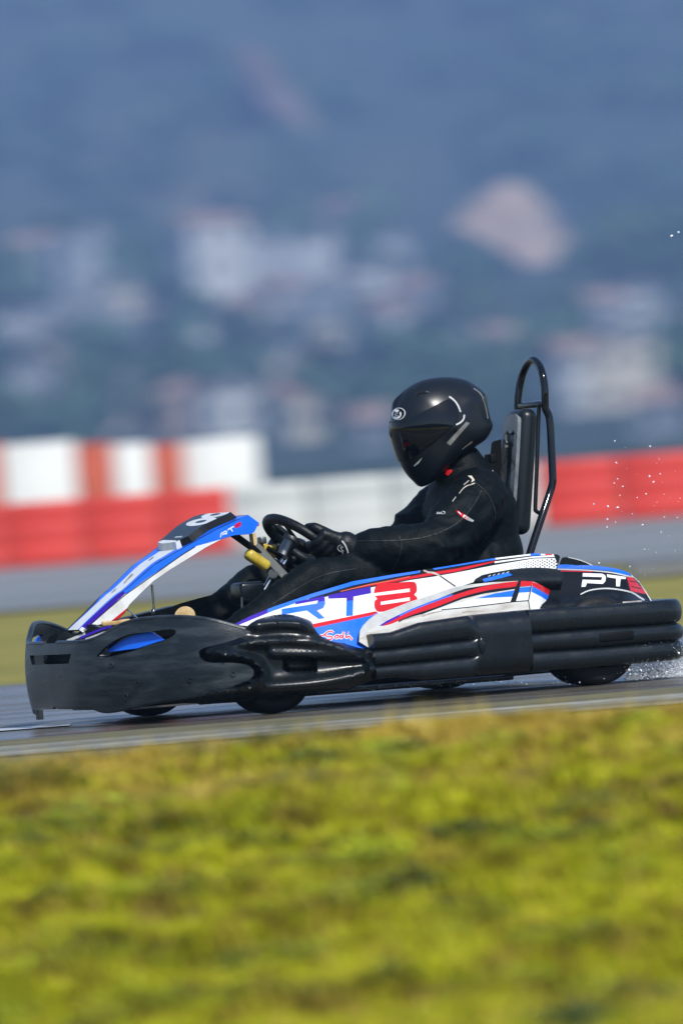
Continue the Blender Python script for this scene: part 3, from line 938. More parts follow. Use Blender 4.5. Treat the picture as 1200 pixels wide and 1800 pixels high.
# ---- wheels
def wheel(x, y, r, w, steer=0):
    mb = MB()
    hw = w / 2
    prof = [(r * .56, -hw * .82), (r * .62, -hw * .98), (r * .82, -hw * 1.02), (r * .93, -hw * .95), (r * .985, -hw * .78), (r, -hw * .4), (r * 1.003, 0), (r, hw * .4), (r * .985, hw * .78), (r * .93, hw * .95), (r * .82, hw * 1.02), (r * .62, hw * .98), (r * .56, hw * .82)]
    ax = Vector((math.sin(steer), math.cos(steer), 0))
    mb.ring((x, y, r), ax, prof, n=56)
    t = mb.build('tyre', M['tyre'], None, smooth=50)
    mb = MB()
    pr = [(r * .0, hw * .35), (r * .25, hw * .38), (r * .30, hw * .2), (r * .50, hw * .25), (r * .54, hw * .86), (r * .60, hw * .90), (r * .60, hw * .80), (r * .555, hw * .7), (r * .555, -hw * .7), (r * .60, -hw * .8), (r * .6, -hw * .9), (r * .54, -hw * .86), (r * .5, -hw * .2), (r * .0, -hw * .3)]
    mb.ring((x, y, r), ax, pr, n=40)
    ri = mb.build('rim', M['rim'], None, smooth=40)
    w_ = empty('wheel'); w_.parent = kart
    t.parent = w_; ri.parent = w_
    return w_
for sg in (1, -1):
    wheel(.54, sg * .483, .133, .13, R(-4))
    wheel(-.54, sg * .56, .142, .19)

# ---- pedals, reservoir
mb = MB()
mb.ring(P(325, 1084, .12), (.5, .8, .3), [(0, -.006), (.032, -.006), (.034, 0), (.032, .006), (0, .006)], n=28)
mb.build('brake_reservoir', M['cream'], kart)
mb = MB()
mb.rbox(P(435, 1040, .0), (.085, .09, .06), .012); mb.rbox(P(435, 1027, .0), (.07, .075, .012), .005)
mb.build('fuel_tank', M['wetblack'], kart)
mb = MB()
mb.tube([P(425, 1050, .1), P(426, 1085, .1)], .004)
mb.build('brake_rod', M['steel'], kart)
for sg in (1, -1):
    mb = MB()
    mb.tube([(.86, .14 * sg, .08), (.88, .14 * sg, .2)], .008); mb.rbox((.875, .14 * sg, .2), (.015, .07, .05), .006)
    mb.build('pedal', M['steel'], kart)
# dark bodywork bridging the cockpit floor
mb = sheet(spline([(262, 1092), (300, 1068), (330, 1057), (400, 1040), (470, 1034), (500, 1040), (500, 1095), (440, 1105), (330, 1110), (270, 1110)], 3), lambda x, y, t: P(x, y, -.18 - t), .10, [], step=14)
mb.build('cockpit_panel', M['wetblack'], kart)

# ---- steering
mb = MB()
mb.tube([P(461, 1044, 0), P(479, 1012, 0)], .0105); mb.tube([P(484, 1009, 0), P(500, 978, 0)], .0085)
mb.tube([P(495, 997, .01), P(506, 979, .01)], .0095)
mb.build('steering_column', M['chrome'], kart)
mb = MB()
a, b = P(497, 977, .02), P(514, 944, .02)
ax = (b - a)
mb.ring(a, ax, [(0, 0), (.022, 0), (.022, .052), (.028, .054), (.028, .066), (0, .066)], n=24)
mb.build('steering_hub', M['steel'], kart)
WN = (P(514, 966, 0) - P(461, 1044, 0)); WN.y = 0; WN.normalize()
WD = Vector((WN.z, 0, -WN.x)); WD = WD if WD.x > 0 else -WD
WC = P(533, 957, 0)
def wheel_pt(a, r=1.0):
    # flattened D: closer at the driver's end
    d = math.cos(a); s = math.sin(a)
    rr = .136
    k = 1.0 - .16 * sst(.4, 1.0, -d)
    return WC + WD * (d * rr * k * r) + Vector((0, 1, 0)) * (s * rr * 1.05 * r)
swh = empty('steering_wheel'); swh.parent = kart
mb = MB()
n1, n2 = 48, 12
rows = []
for i in range(n1):
    a = 2 * math.pi * i / n1
    c = wheel_pt(a); o = (c - WC).normalized()
    rows.append([c + o * (.0165 * math.cos(b)) + WN * (.0165 * math.sin(b)) for b in [2 * math.pi * k / n2 for k in range(n2)]])
mb.grid(rows, close_u=True, close_v=True)
mb.build('wheel_rim', M['glove'], swh, smooth=60)
mb = MB()
for a in (0.35, -0.35, math.pi / 2, -math.pi / 2):
    e = wheel_pt(a, .97)
    c0 = WC - WN * .012
    side = (e - c0).cross(WN).normalized() * .011
    mb.extrude([c0 + side, e + side * .7, e - side * .7, c0 - side], WN * .005)
mb.ring(WC - WN * .014, WN, [(0, 0), (.034, 0), (.034, .008), (0, .008)], n=24)
mb.build('spoke', M['deep'], swh)
mb = MB()
g0, g1 = P(451, 960, .035), P(507, 1019, .035)
d = (g1 - g0).normalized(); sd_ = Vector((d.z, 0, -d.x)) * .0125
mb.extrude([g0 + sd_, g1 + sd_, g1 - sd_, g0 - sd_], (0, -.012, 0))
mb.build('steering_bracket', M['gplate'], kart)
mb = MB()
mb.tube([P(502, 1014, .05), P(502, 1014, -.03)], .010)
mb.build('bracket_bolt', M['steel'], kart)
mb = MB()
mb.tube([P(480, 1008, .03), P(480, 1008, -.03)], .016)
mb.build('column_clamp', M['steel'], kart)
mb = MB()
mb.rbox(P(460, 950, .0), (.022, .03, .022), .004)
mb.build('bracket_bolt', M['steel'], kart)
mb = MB()
def blob(px0, py0, px1, py1, y, w, h, dep):
    a, b = P(px0, py0, y), P(px1, py1, y)
    d = (b - a); l = d.length; d.normalize()
    up = Vector((-d.z, 0, d.x))
    rot = Matrix((d, Vector((0, 1, 0)), up)).transposed()
    mb.rbox((a + b) / 2, (l, dep, h), min(h, dep) * .42, rot=rot, seg=4)
blob(432, 971, 472, 998, .045, 0, .036, .04)
blob(455, 957, 483, 978, -.03, 0, .030, .04)
mb.rbox(P(476, 963, -.03), (.03, .04, .02), .008)
mb.build('steering_stop', M['yellow'], kart)
mb = MB()
mb.extrude([P(444, 938, .03), P(449, 937, .03), P(452, 955, .03), P(447, 962, .03)], (0, -.03, 0))
mb.build('nose_clip', M['cream'], kart)

# ---- backrest pad and roll hoop
pt, pb = P(917, 716, .062), P(903, 938, .062)
ux = Vector((pt.x - pb.x, 0, pt.z - pb.z)); PLEN = ux.length; ux.normalize()
fx = Vector((ux.z, 0, -ux.x)); fx = fx if fx.x > 0 else -fx
rotp = Matrix((fx, Vector((0, 1, 0)), ux)).transposed()
if rotp.determinant() < 0: rotp = Matrix((fx, Vector((0, -1, 0)), ux)).transposed()
pc = Vector(((pt.x + pb.x) / 2, 0, (pt.z + pb.z) / 2)) - fx * .033
br = empty('backrest'); br.parent = kart
mb = MB()
mb.rbox(pc, (.066, .128, PLEN), .030, rot=rotp, seg=6)
mb.build('backrest_pad', M['pad'], br, smooth=60)
H = PLEN - .05
fo = spline([(-.054, -H / 2 + .05), (-.036, -H / 2), (.036, -H / 2), (.054, -H / 2 + .05), (.054, H / 2 - .05), (.036, H / 2), (-.036, H / 2), (-.054, H / 2 - .05)], 4)
reg = [(spline([(-.021, -H / 2 + .02), (.021, -H / 2 + .02), (.021, H / 2 - .085), (0, H / 2 - .06), (-.021, H / 2 - .085)], 4), 1)]
for k in range(9):
    h = -H / 2 + .03 + k * .047
    for sg in (1, -1):
        reg.append((stroke([(sg * .020, h), (sg * .056, h + (.026 if k % 2 else -.026))], .0045, 1), 1))
def pad_map(y, h, t):
    dp = 0
    if abs(y) < .0215 and -H / 2 + .02 < h < H / 2 - .06: dp = .012
    return pc + fx * (.033 + .007 - t - dp) + Vector((0, 1, 0)) * y + ux * h
mb = sheet(fo, pad_map, .012, reg, step=.012, rstep=.01)
mb.build('grip_face', [M['padgrey'], M['pad']], br, smooth=30)
mb = MB()
hp = [P(909, 722, -.105), P(910, 700, -.105), P(913, 678, -.104), P(919, 655, -.09), P(928, 638, -.05), P(937, 632, 0.0), P(947, 641, .05), P(953, 657, .09), P(957, 682, .104), P(957.5, 705, .105), P(958.5, 718, .105)]
low = [P(964, 730, .107), P(966.5, 745, .11), P(968.5, 780, .115), P(971, 835, .13), P(970.5, 850, .132), P(966, 866, .135), P(952, 908, .155), P(930, 976, .18), P(922, 1010, .19)]
hp = [tuple(p) for p in hp]; low = [tuple(p) for p in low]
mb.tube(spline(hp + low, 4, False), .0126, n=14)
mir = [(p[0], -p[1], p[2]) for p in low]
mb.tube(spline([(hp[0][0], hp[0][1], hp[0][2])] + mir, 4, False), .0126, n=14)
mb.build('roll_hoop', M['hoop'], kart, smooth=60)
mb = MB()
for sg in (1, -1):
    q = [P(947, 712, .085), P(946, 740, .085), P(944, 800, .09), P(940.5, 888, .095), P(942, 898, .1), P(949, 902, .125), P(953, 900, .148)]
    mb.tube([(p.x, sg * p.y, p.z) for p in [Vector(t) for t in spline([tuple(p) for p in q], 3, False)]], .0068, n=10)
ca, cb = P(913, 713, -.105), P(957, 708, .105)
mb.tube([ca, cb], .0095)
mb.rbox(P(936, 712, .02), (.03, .17, .018), .006)
mb.build('hoop_brace', M['hoop'], kart, smooth=60)

# ---- seat
rows = []
sc = Vector((P(850, 985, 0).x, 0, 0))
for k in range(14):
    e = k / 13
    row = []
    for j in range(33):
        a = math.pi * (-.78 + 1.56 * j / 32)
        zt = .315 + .05 * max(0, math.cos(a)) ** 1.5
        z = .06 + (zt - .06) * e
        r = .19 + .05 * e - .05 * (1 - e) ** 3
        row.append(sc + Vector((-r * math.cos(a) * .72 - .02 * e, r * 1.06 * math.sin(a), z)))
    rows.append(row)
mb = MB().grid(rows)
mb.tube(rows[-1], .007, n=8)
st = mb.build('seat', M['wetblack'], kart, smooth=70, recalc=False)
md = st.modifiers.new('s', 'SOLIDIFY'); md.thickness = .006
apply_mods(st)
mb = sheet([(861, 815), (862, 795), (863.5, 779), (867, 775.5), (881, 772), (881, 850), (873, 842)], lambda x, y, t: P(x, y, -.05 - t), .07, step=8)
mb.rbox(P(862, 806, -.02), (.025, .05, .03), .006)
mb.build('shoulder_rest', M['deep'], kart)

# ------------------------------------------------------------------ the driver
SEAT_OFF = Vector((-.42, 0, .08))
person = tag(empty('person', KM @ SEAT_OFF, KART_ROT), 'driver in black racing suit and black full-face helmet, seated gripping the steering wheel', 'person')
def ppart(o, parent=None):
    o.parent = parent or person
    if parent is None: o.location = -SEAT_OFF
    return o

def capsule(mb, pts, rs, n=18, sub=5):
    q = spline([(*p, r) for p, r in zip(pts, rs)], sub, False)
    c = [Vector(k[:3]) for k in q]; r = [k[3] for k in q]
    d0 = (c[0] - c[1]).normalized(); d1 = (c[-1] - c[-2]).normalized()
    cap0 = [c[0] + d0 * r[0] * math.sin(a) for a in (1.45, 1.1, .7, .35)]
    cap1 = [c[-1] + d1 * r[-1] * math.sin(a) for a in (.35, .7, 1.1, 1.45)]
    mb.tube(cap0 + c + cap1, [r[0] * math.cos(a) for a in (1.45, 1.1, .7, .35)] + r + [r[-1] * math.cos(a) for a in (.35, .7, 1.1, 1.45)], n=n)

def remeshed(mb, name, mats, vox, smooth, parent=None):
    o = mb.build(name, mats, None, smooth=None)
    r = o.modifiers.new('r', 'REMESH'); r.mode = 'VOXEL'; r.voxel_size = vox
    s = o.modifiers.new('s', 'SMOOTH'); s.iterations = smooth; s.factor = .5
    apply_mods(o)
    o.data.shade_smooth()
    return ppart(o, parent)

mb = MB()
tor = [((846, 1003), .10, .15), ((843, 985), .125, .175), ((838, 952), .128, .172), ((831, 920), .135, .182), ((824, 890), .132, .192), ((818, 866), .112, .186), ((815, 849), .096, .145), ((815, 836), .082, .108), ((812, 820), .068, .078), ((802, 800), .055, .058)]
rows = []
q = spline([(P(a[0], a[1], 0).x, P(a[0], a[1], 0).z, d, w) for a, d, w in tor], 4, False)
for i, (x, z, d, w) in enumerate(q):
    a = q[max(i - 1, 0)]; b = q[min(i + 1, len(q) - 1)]
    t = Vector((b[0] - a[0], 0, b[1] - a[1])).normalized()
    e = Vector((t.z, 0, -t.x))
    rows.append([Vector((x, 0, z)) + e * d * math.cos(k) + Vector((0, 1, 0)) * w * math.copysign(abs(math.sin(k)) ** .9, math.sin(k)) for k in [2 * math.pi * j / 28 for j in range(28)]])
mb.grid(rows, close_v=True)
mb.add(rows[0], [list(range(28))]); mb.add(rows[-1], [list(range(28))])
SH, EL, WR = P(842, 878, .185), P(757, 962, .285), P(624, 970, .190)
mid_u = (SH + EL) / 2 + Vector((0, .012, 0)); mid_f = (EL + WR) / 2 + Vector((0, .012, .004))
KN = P(545, 1024, .21)
HIP = Vector((P(850, 985, .1).x, .10, P(850, 985, .1).z - .02))
AN = Vector((.76, .16, .12))
for sg in (1, -1):
    S = lambda v: Vector((v.x, v.y * sg, v.z))
    if sg < 0:      # far arm: tucked lower and closer to the body
        SH = SH + Vector((-.05, -.005, -.02)); EL = EL + Vector((-.07, -.05, -.065)); WR = WR + Vector((.01, -.005, -.02))
        mid_u = (SH + EL) / 2 + Vector((0, .012, 0)); mid_f = (EL + WR) / 2 + Vector((0, .012, .004))
    capsule(mb, [S(SH + Vector((-.02, -.075, .012))), S(SH), S(mid_u), S(EL)], [.088, .092, .084, .074], n=20)
    capsule(mb, [S(EL), S(mid_f), S(WR + (EL - WR) * .10), S(WR + (WR - EL) * .02)], [.075, .073, .062, .052], n=20)
    capsule(mb, [S(HIP), S((HIP + KN) / 2 + Vector((0, .01, .0))), S(KN)], [.095, .088, .070], n=20)
    capsule(mb, [S(KN), S((KN + AN) / 2 + Vector((-.02, 0, .0))), S(AN)], [.069, .060, .046], n=20)
SH, EL, WR = P(842, 878, .185), P(757, 962, .285), P(624, 970, .190)
body = remeshed(mb, 'body', M['suit'], .0085, 7)
me = body.data
me.update()
nrm = [v.normal.copy() for v in me.vertices]
for v, n in zip(me.vertices, nrm):
    p = v.co
    # cloth folds: creases across the arms and the waist
    w1 = noise.noise(Vector((p.x * 9 + p.z * 11, p.y * 5, p.z * 7 - p.x * 4)))
    w2 = noise.noise(Vector((p.x * 24 - p.z * 16, p.y * 10 + 5, p.z * 22 + p.x * 10)))
    de = min((p - EL).length, (p - Vector((EL.x, -EL.y, EL.z))).length)
    dk = (p - Vector((P(790, 935, .2).x, .2 if p.y > 0 else -.2, P(790, 935, .2).z))).length
    k = .45 + 1.1 * math.exp(-(de / .11) ** 2) + .9 * math.exp(-(dk / .13) ** 2)
    h = (1 - abs(w1) * 2.2) * .011 + (1 - abs(w2) * 2.4) * .005
    v.co = p + n * (h - .004) * k
me.update()
dg_bvh = BVHTree.FromPolygons([v.co.copy() for v in me.vertices], [list(p.vertices) for p in me.polygons])

def caster(bvh, off=.0016):
    def f(px, py, t):
        d = kray(px, py).normalized()
        h, n, i, dist = bvh.ray_cast(CAM_L, d)
        if h is None:
            h, n, i, dist = bvh.find_nearest(CAM_L + d * (Vector((-.3, 0, .6)) - CAM_L).length)
        if n.dot(d) > 0: n = -n
        return h + n * (off - t)
    return f
on_body = caster(dg_bvh, .002)
def decals(name, regions, mats, parent, fn=on_body, step=3, base_sub=True):
    mb = MB()
    for poly, mi in regions:
        s = sheet(poly, fn, .0012, step=step)
        mb.add(s.v, s.f, mi)
    return ppart(mb.build(name, mats, None, smooth=60), parent)
# shoulder print, sleeve badge and chest lettering
decals('shoulder_print', [([(822, 837), (829, 836.5), (834, 845), (828, 848.5), (829.5, 843.5)], 0), (stroke([(815, 853), (824, 845)], 1.0, 1), 0), (stroke([(807, 868), (813, 860), (820, 855), (834, 850)], (.7, 1.8), 2), 0), (stroke([(795, 882), (801, 874)], .9, 1), 0)] +
       [(stroke([(819 + 2.6 * k, 857.6 - 1.7 * k), (820.6 + 2.6 * k, 855.4 - 1.6 * k)], 1.0, 1), 1) for k in range(5)], [M['sgold'], M['black']], body)
decals('sleeve_badge', [([(801, 897.5), (804, 898), (814, 904), (822, 910), (817, 913), (810, 908), (804, 903)], 0), ([(815, 904.5), (824, 910), (832, 915), (830, 917.5), (822, 915), (812, 909)], 1)] , [M['red'], M['lgrey']], body)
decals('badge_mark', [(stroke([(805, 901), (810, 906)], 1.5, 1), 0)], [M['white']], body, fn=caster(dg_bvh, .0042))
decals('chest_lettering', [(stroke([(767.5, 904.5), (769, 900.5), (770.5, 904)], 1.3, 1), 0), (stroke([(771.6, 900.4), (771.4, 904), (774.5, 901.5), (774, 904.2)], 1.3, 1), 0), (stroke([(776, 900), (775.6, 904), (778.6, 903.6)], 1.3, 1), 0), (stroke([(778, 899), (782, 900.5), (780.5, 904)], 1.3, 1), 0)], [M['lgrey']], body)

decals('seam', [(stroke([(846, 862), (828, 893), (800, 922), (752, 943), (700, 950), (640, 951), (612, 952)], 1.1, 4), 0)], [M['seam']], body, step=4)
decals('seam', [(stroke([(832, 846), (856, 868), (868, 895), (866, 925), (848, 955)], 1.1, 4), 0)], [M['seam']], body, step=4)
decals('seam', [(stroke([(700, 941), (706, 958), (700, 982), (690, 1002)], 1.0, 4), 0)], [M['seam']], body, step=4)
decals('seam', [(stroke([(626, 1000), (600, 1004), (560, 1014), (520, 1036), (480, 1062)], 1.1, 4), 0)], [M['seam']], body, step=4)
# collar
mb = MB()
cc = P(806, 825, 0)
tilt = Matrix.Rotation(R(24), 3, 'Y')
rows = []
for k, (r, h) in enumerate([(.100, -.045), (.088, -.015), (.081, .022), (.078, .028), (.073, .022), (.073, -.03)]):
    rows.append([cc + tilt @ Vector((r * 1.02 * math.cos(a), r * 1.05 * math.sin(a), h + .012 * math.cos(a * 2))) for a in [2 * math.pi * j / 40 for j in range(40)]])
mb.grid(rows, close_v=True)
collar = ppart(mb.build('collar', M['suit'], None, smooth=60))
cb = BVHTree.FromPolygons([v.co.copy() for v in collar.data.vertices], [list(p.vertices) for p in collar.data.polygons])
decals('collar_tag', [([(790, 817), (795, 812.5), (797.5, 815), (795, 829), (788, 836), (783, 833), (786, 824)], 0)], [M['red']], collar, fn=caster(cb, .004))

# ---- helmet: a star-shaped shell, the side profile read from the photo
HC = P(775, 757, 0)
prof = [(739, 856), (727, 847), (716, 836), (706, 820), (699, 802), (692, 780), (687, 757), (687, 740), (690, 720), (700, 700), (714, 682), (740, 668), (772, 662), (800, 662.5), (822, 668), (838, 680), (849, 697), (857, 720), (860.5, 742), (860, 758), (852, 773), (838, 783), (822, 793), (800, 808), (780, 826), (758, 846)]
pol = []
for px, py in spline(prof, 4):
    p = P(px, py, 0) - HC
    p.x *= .955
    pol.append((math.atan2(p.z, p.x), math.hypot(p.x, p.z)))
pol.sort()
_pa = np.array([a for a, r in pol]); _pr = np.array([r for a, r in pol])
_pa = np.concatenate([_pa - 2 * math.pi, _pa, _pa + 2 * math.pi]); _pr = np.tile(_pr, 3)
HW = .127
def hel_r(d):
    th = math.atan2(d.z, d.x); mm = math.hypot(d.x, d.z)
    rm = float(np.interp(th, _pa, _pr))
    # gentler chin sides
    w = HW * (1 - .10 * math.exp(-((th + .95) / .6) ** 2))
    return 1 / math.sqrt((mm / rm) ** 2 + (abs(d.y) / w) ** 2)
def hel(az, el, off=0.0):
    d = Vector((math.cos(el) * math.cos(az), math.cos(el) * math.sin(az), math.sin(el)))
    r = hel_r(d)
    # rear spoiler ridge and crown vents
    b = .010 * math.exp(-((el - .62) / .16) ** 2) * sst(1.7, 2.5, abs(az))
    b += .007 * math.exp(-((el - .02) / .13) ** 2) * sst(2.3, 2.7, abs(az))
    b += .0025 * math.exp(-((abs(az) - .42) / .10) ** 2 - ((el - .83) / .13) ** 2)
    return HC + d * (r + b + off)
rows = []
for i in range(71):
    el = -math.pi / 2 + math.pi * i / 70
    rows.append([hel(2 * math.pi * j / 112, el) for j in range(112)])
mb = MB().grid(rows, close_v=True)
shell = ppart(mb.build('helmet', M['helmet'], None, smooth=60))
hb = BVHTree.FromPolygons([v.co.copy() for v in shell.data.vertices], [list(p.vertices) for p in shell.data.polygons])
on_hel = caster(hb, .0012)
def azel(px, py):
    h = on_hel(px, py, 0) - HC
    return math.atan2(h.y, h.x), math.asin(h.z / h.length)
vt = [azel(*p) for p in [(700, 742), (716, 738), (733, 730), (750, 722), (765, 714), (780, 706), (790, 703)]]
vr = [azel(*p) for p in [(798, 708), (803, 717), (804, 727), (801, 740)]]
vb = [azel(*p) for p in [(788, 754), (770, 770), (746, 788), (733, 798), (720, 807), (708, 814)]]
vt = [p for p in vt if p[0] > .08]; vb = [p for p in vb if p[0] > .08]
half = [(0, vt[0][1] - .01)] + vt + vr + vb + [(0, vb[-1][1] + .0)]
half = spline(half, 3, False)
half = [(max(a, 0.0), e) for a, e in half]
half[0] = (0.0, half[0][1]); half[-1] = (0.0, half[-1][1])
vis = half + [(-a, e) for a, e in half[-2:0:-1]]
mb = sheet(vis, lambda a, e, t: hel(a, e, .0045 - t), .004, step=.06)
ppart(mb.build('visor', M['visor'], None, smooth=35), shell)
# visor seal line
mb = MB()
mb.tube([hel(a, e, .0018) for a, e in vis + [vis[0]]], .0022, n=6, cap=False)
ppart(mb.build('visor_seal', M['deep'], None, smooth=60), shell)
# reflective arcs and label on the side
decals('side_sticker', [(stroke([(789, 697), (797, 703), (804, 712), (809, 724)], 2.8, 3), 0), (stroke([(815.5, 729), (814, 737), (808, 743), (801, 746.5)], 2.8, 3), 0),
                        ([(819, 741), (825, 743.5), (791, 783), (784.5, 778.5)], 1)], [M['lgrey'], M['sgrey']], shell, fn=on_hel)
decals('chin_vent', [([(727, 818), (742, 804), (736, 814), (728, 820)], 0), ], [M['lgrey']], shell, fn=on_hel)
decals('brow_vent', [([(734, 692), (745, 688.5), (756, 689.5), (751, 692), (740, 692.5), (731, 698)], 0), (stroke([(749, 689.2), (754, 690)], 1.6, 1), 1)], [M['deep'], M['lgrey']], shell, fn=caster(hb, .001))  # grey stroke paints a small highlight on the vent
# oval emblem with its three letters
E0 = disc(700.5, 727.5, 12.2, 10.4, 30, rot=-.45)
decals('emblem', [(E0, 0)], [M['white']], shell, fn=on_hel)
decals('emblem_ring', [(disc(700.8, 727.3, 10.6, 9.0, 30, rot=-.45), 0)], [M['black']], shell, fn=caster(hb, .0026))
decals('emblem_field', [(disc(698.2, 728.2, 8.0, 8.2, 30, rot=-.45), 0)], [M['white']], shell, fn=caster(hb, .0040))
ink = [stroke([(694.6, 723), (693.6, 732.5)], 1.4, 1), stroke([(697.4, 724.5), (694.2, 728.3), (696.8, 731.4)], 1.3, 1),
       stroke([(698.2, 725.2), (698.0, 728.6), (700.4, 728.4)], 1.2, 2), stroke([(701, 724.6), (700.4, 731.5), (697.6, 732.4)], 1.2, 2), stroke([(703.6, 721.2), (702.8, 729.6), (704.4, 729.4)], 1.2, 2), stroke([(701.8, 724.4), (705.2, 723.4)], 1.1, 1)]
decals('emblem_letter', [(k, 0) for k in ink], [M['black']], shell, fn=caster(hb, .0054), step=2)
# rim highlight painted along the rear edge, pale trim line below it
decals('rear_rim_highlight', [(stroke([(847, 700), (853, 716), (857, 736)], 1.4, 3), 0), (stroke([(832, 683), (842, 690), (849, 700)], 1.8, 3), 0)], [M['sgrey']], shell, fn=on_hel)
decals('lower_trim', [(stroke([(812, 790), (824, 781), (830, 777)], (1, 2.6), 2), 0)], [M['sgrey']], shell, fn=on_hel)

# ---- gloves: palm, four fingers round the rim, thumb
for sg in (1, -1):
    mb = MB()
    S = lambda v: Vector((v.x, v.y * sg, v.z))
    if sg < 0: EL = EL + Vector((-.07, -.05, -.065)); WR = WR + Vector((.01, -.005, -.02))
    Y = Vector((0, 1, 0))
    base = []
    for i in range(4):
        a = math.pi / 2 + .30 - .165 * i
        c = wheel_pt(a)
        ln = (1.0, 1.08, 1.04, .88)[i]
        k0 = c + Y * .044 + WN * .016 - WD * .004
        k1 = c + Y * .036 - WN * .020 * ln
        k2 = c + Y * .004 - WN * .036 * ln
        k3 = c - Y * .022 * ln - WN * .026 * ln
        base.append(k0)
        capsule(mb, [S(k0), S(k1), S(k2), S(k3)], [.0165, .0152, .014, .012], n=12, sub=4)
    mid = sum(base, Vector()) / 4
    W2 = WR + (mid - WR) * .0
    ctr = mid + WN * .012 + (WR - mid) * .28
    for i in range(4):
        capsule(mb, [S(base[i]), S(base[i] + (WR - base[i]) * .45 + WN * .006), S(WR + (base[i] - mid) * .35 + Vector((0, 0, .002)))], [.0195, .027, .028], n=12)
    th0 = ctr - WD * .005 + WN * .004 - Y * .012
    ct = wheel_pt(math.pi / 2 - .55)
    capsule(mb, [S(th0), S(ct + WN * .026 + Y * .026 - WD * .03), S(ct + WN * .024 + Y * .010 - WD * .018), S(ct + WN * .020 - Y * .004 - WD * .010)], [.021, .018, .016, .013], n=12)
    capsule(mb, [S(ctr + (WR - ctr) * .35), S(WR), S(WR + (EL - WR) * .10)], [.044, .049, .053], n=18)
    g = remeshed(mb, 'glove', M['glove'], .0038, 5)
    if sg == 1:
        gb = BVHTree.FromPolygons([v.co.copy() for v in g.data.vertices], [list(p.vertices) for p in g.data.polygons])
        fn = caster(gb, .0022)
        decals('glove_print', [(stroke(spline([(599, 958), (594.5, 960.5), (594, 965), (597, 968.5), (601.5, 970), (603, 973), (599, 975.5)], 2, False), .9, 1), 0), (stroke(spline([(603, 962.5), (601, 961), (599, 962.5), (601, 966.5), (604, 969)], 2, False), .9, 1), 0),
                               (stroke([(601, 951), (606, 957), (610, 966), (611.5, 972)], 2.4, 2), 0)], [M['lgrey']], g, fn=fn, step=2)
# ---- boots
for sg in (1, -1):
    mb = MB()
    S = lambda v: Vector((v.x, v.y * sg, v.z))
    capsule(mb, [S(AN + Vector((-.04, 0, .03))), S(AN), S(AN + Vector((.02, 0, -.035)))], [.05, .05, .045], n=16)
    capsule(mb, [S(AN + Vector((-.03, 0, -.045))), S(AN + Vector((.06, -.005, -.01))), S(AN + Vector((.10, -.01, .055)))], [.034, .042, .036], n=16)
    remeshed(mb, 'boot', M['glove'], .006, 4)

# ------------------------------------------------------------------ the place
def ramp_mat(name, stops, scale, stretch=(1, 1, 1), rough=.8, bump=.0, bscale=40, detail=8, scale2=None, mix2=.4, rvar=None, spec=.4, coord='Object'):
    m = bpy.data.materials.new(name); m.use_nodes = True
    nt = m.node_tree; b = nt.nodes['Principled BSDF']
    tc = nt.nodes.new('ShaderNodeTexCoord')
    mp = nt.nodes.new('ShaderNodeMapping'); mp.inputs['Scale'].default_value = stretch
    nt.links.new(tc.outputs[coord], mp.inputs[0])
    nz = nt.nodes.new('ShaderNodeTexNoise'); nz.inputs['Scale'].default_value = scale; nz.inputs['Detail'].default_value = detail; nz.inputs['Roughness'].default_value = .62
    nt.links.new(mp.outputs[0], nz.inputs['Vector'])
    fac = nz.outputs[0]
    if scale2:
        n2 = nt.nodes.new('ShaderNodeTexNoise'); n2.inputs['Scale'].default_value = scale2; n2.inputs['Detail'].default_value = 6
        nt.links.new(mp.outputs[0], n2.inputs['Vector'])
        mx = nt.nodes.new('ShaderNodeMix'); mx.inputs[0].default_value = mix2
        nt.links.new(nz.outputs[0], mx.inputs[2]); nt.links.new(n2.outputs[0], mx.inputs[3])
        fac = mx.outputs[0]
    cr = nt.nodes.new('ShaderNodeValToRGB')
    el = cr.color_ramp.elements
    while len(el) < len(stops): el.new(.5)
    for e, (p, c) in zip(el, stops): e.position = p; e.color = (*c, 1)
    nt.links.new(fac, cr.inputs[0]); nt.links.new(cr.outputs[0], b.inputs['Base Color'])
    b.inputs['Roughness'].default_value = rough
    b.inputs['Specular IOR Level'].default_value = spec
    if rvar:
        mr = nt.nodes.new('ShaderNodeMapRange'); mr.inputs[1].default_value, mr.inputs[2].default_value = .35, .65
        mr.inputs[3].default_value, mr.inputs[4].default_value = rvar
        n3 = nt.nodes.new('ShaderNodeTexNoise'); n3.inputs['Scale'].default_value = scale * .6; n3.inputs['Detail'].default_value = 4
        nt.links.new(mp.outputs[0], n3.inputs['Vector'])
        nt.links.new(n3.outputs[0], mr.inputs[0]); nt.links.new(mr.outputs[0], b.inputs['Roughness'])
    if bump:
        n4 = nt.nodes.new('ShaderNodeTexNoise'); n4.inputs['Scale'].default_value = bscale; n4.inputs['Detail'].default_value = 6
        nt.links.new(tc.outputs[coord], n4.inputs['Vector'])
        bp = nt.nodes.new('ShaderNodeBump'); bp.inputs['Strength'].default_value = bump; bp.inputs['Distance'].default_value = .02
        nt.links.new(n4.outputs[0], bp.inputs['Height']); nt.links.new(bp.outputs[0], b.inputs['Normal'])
    return m

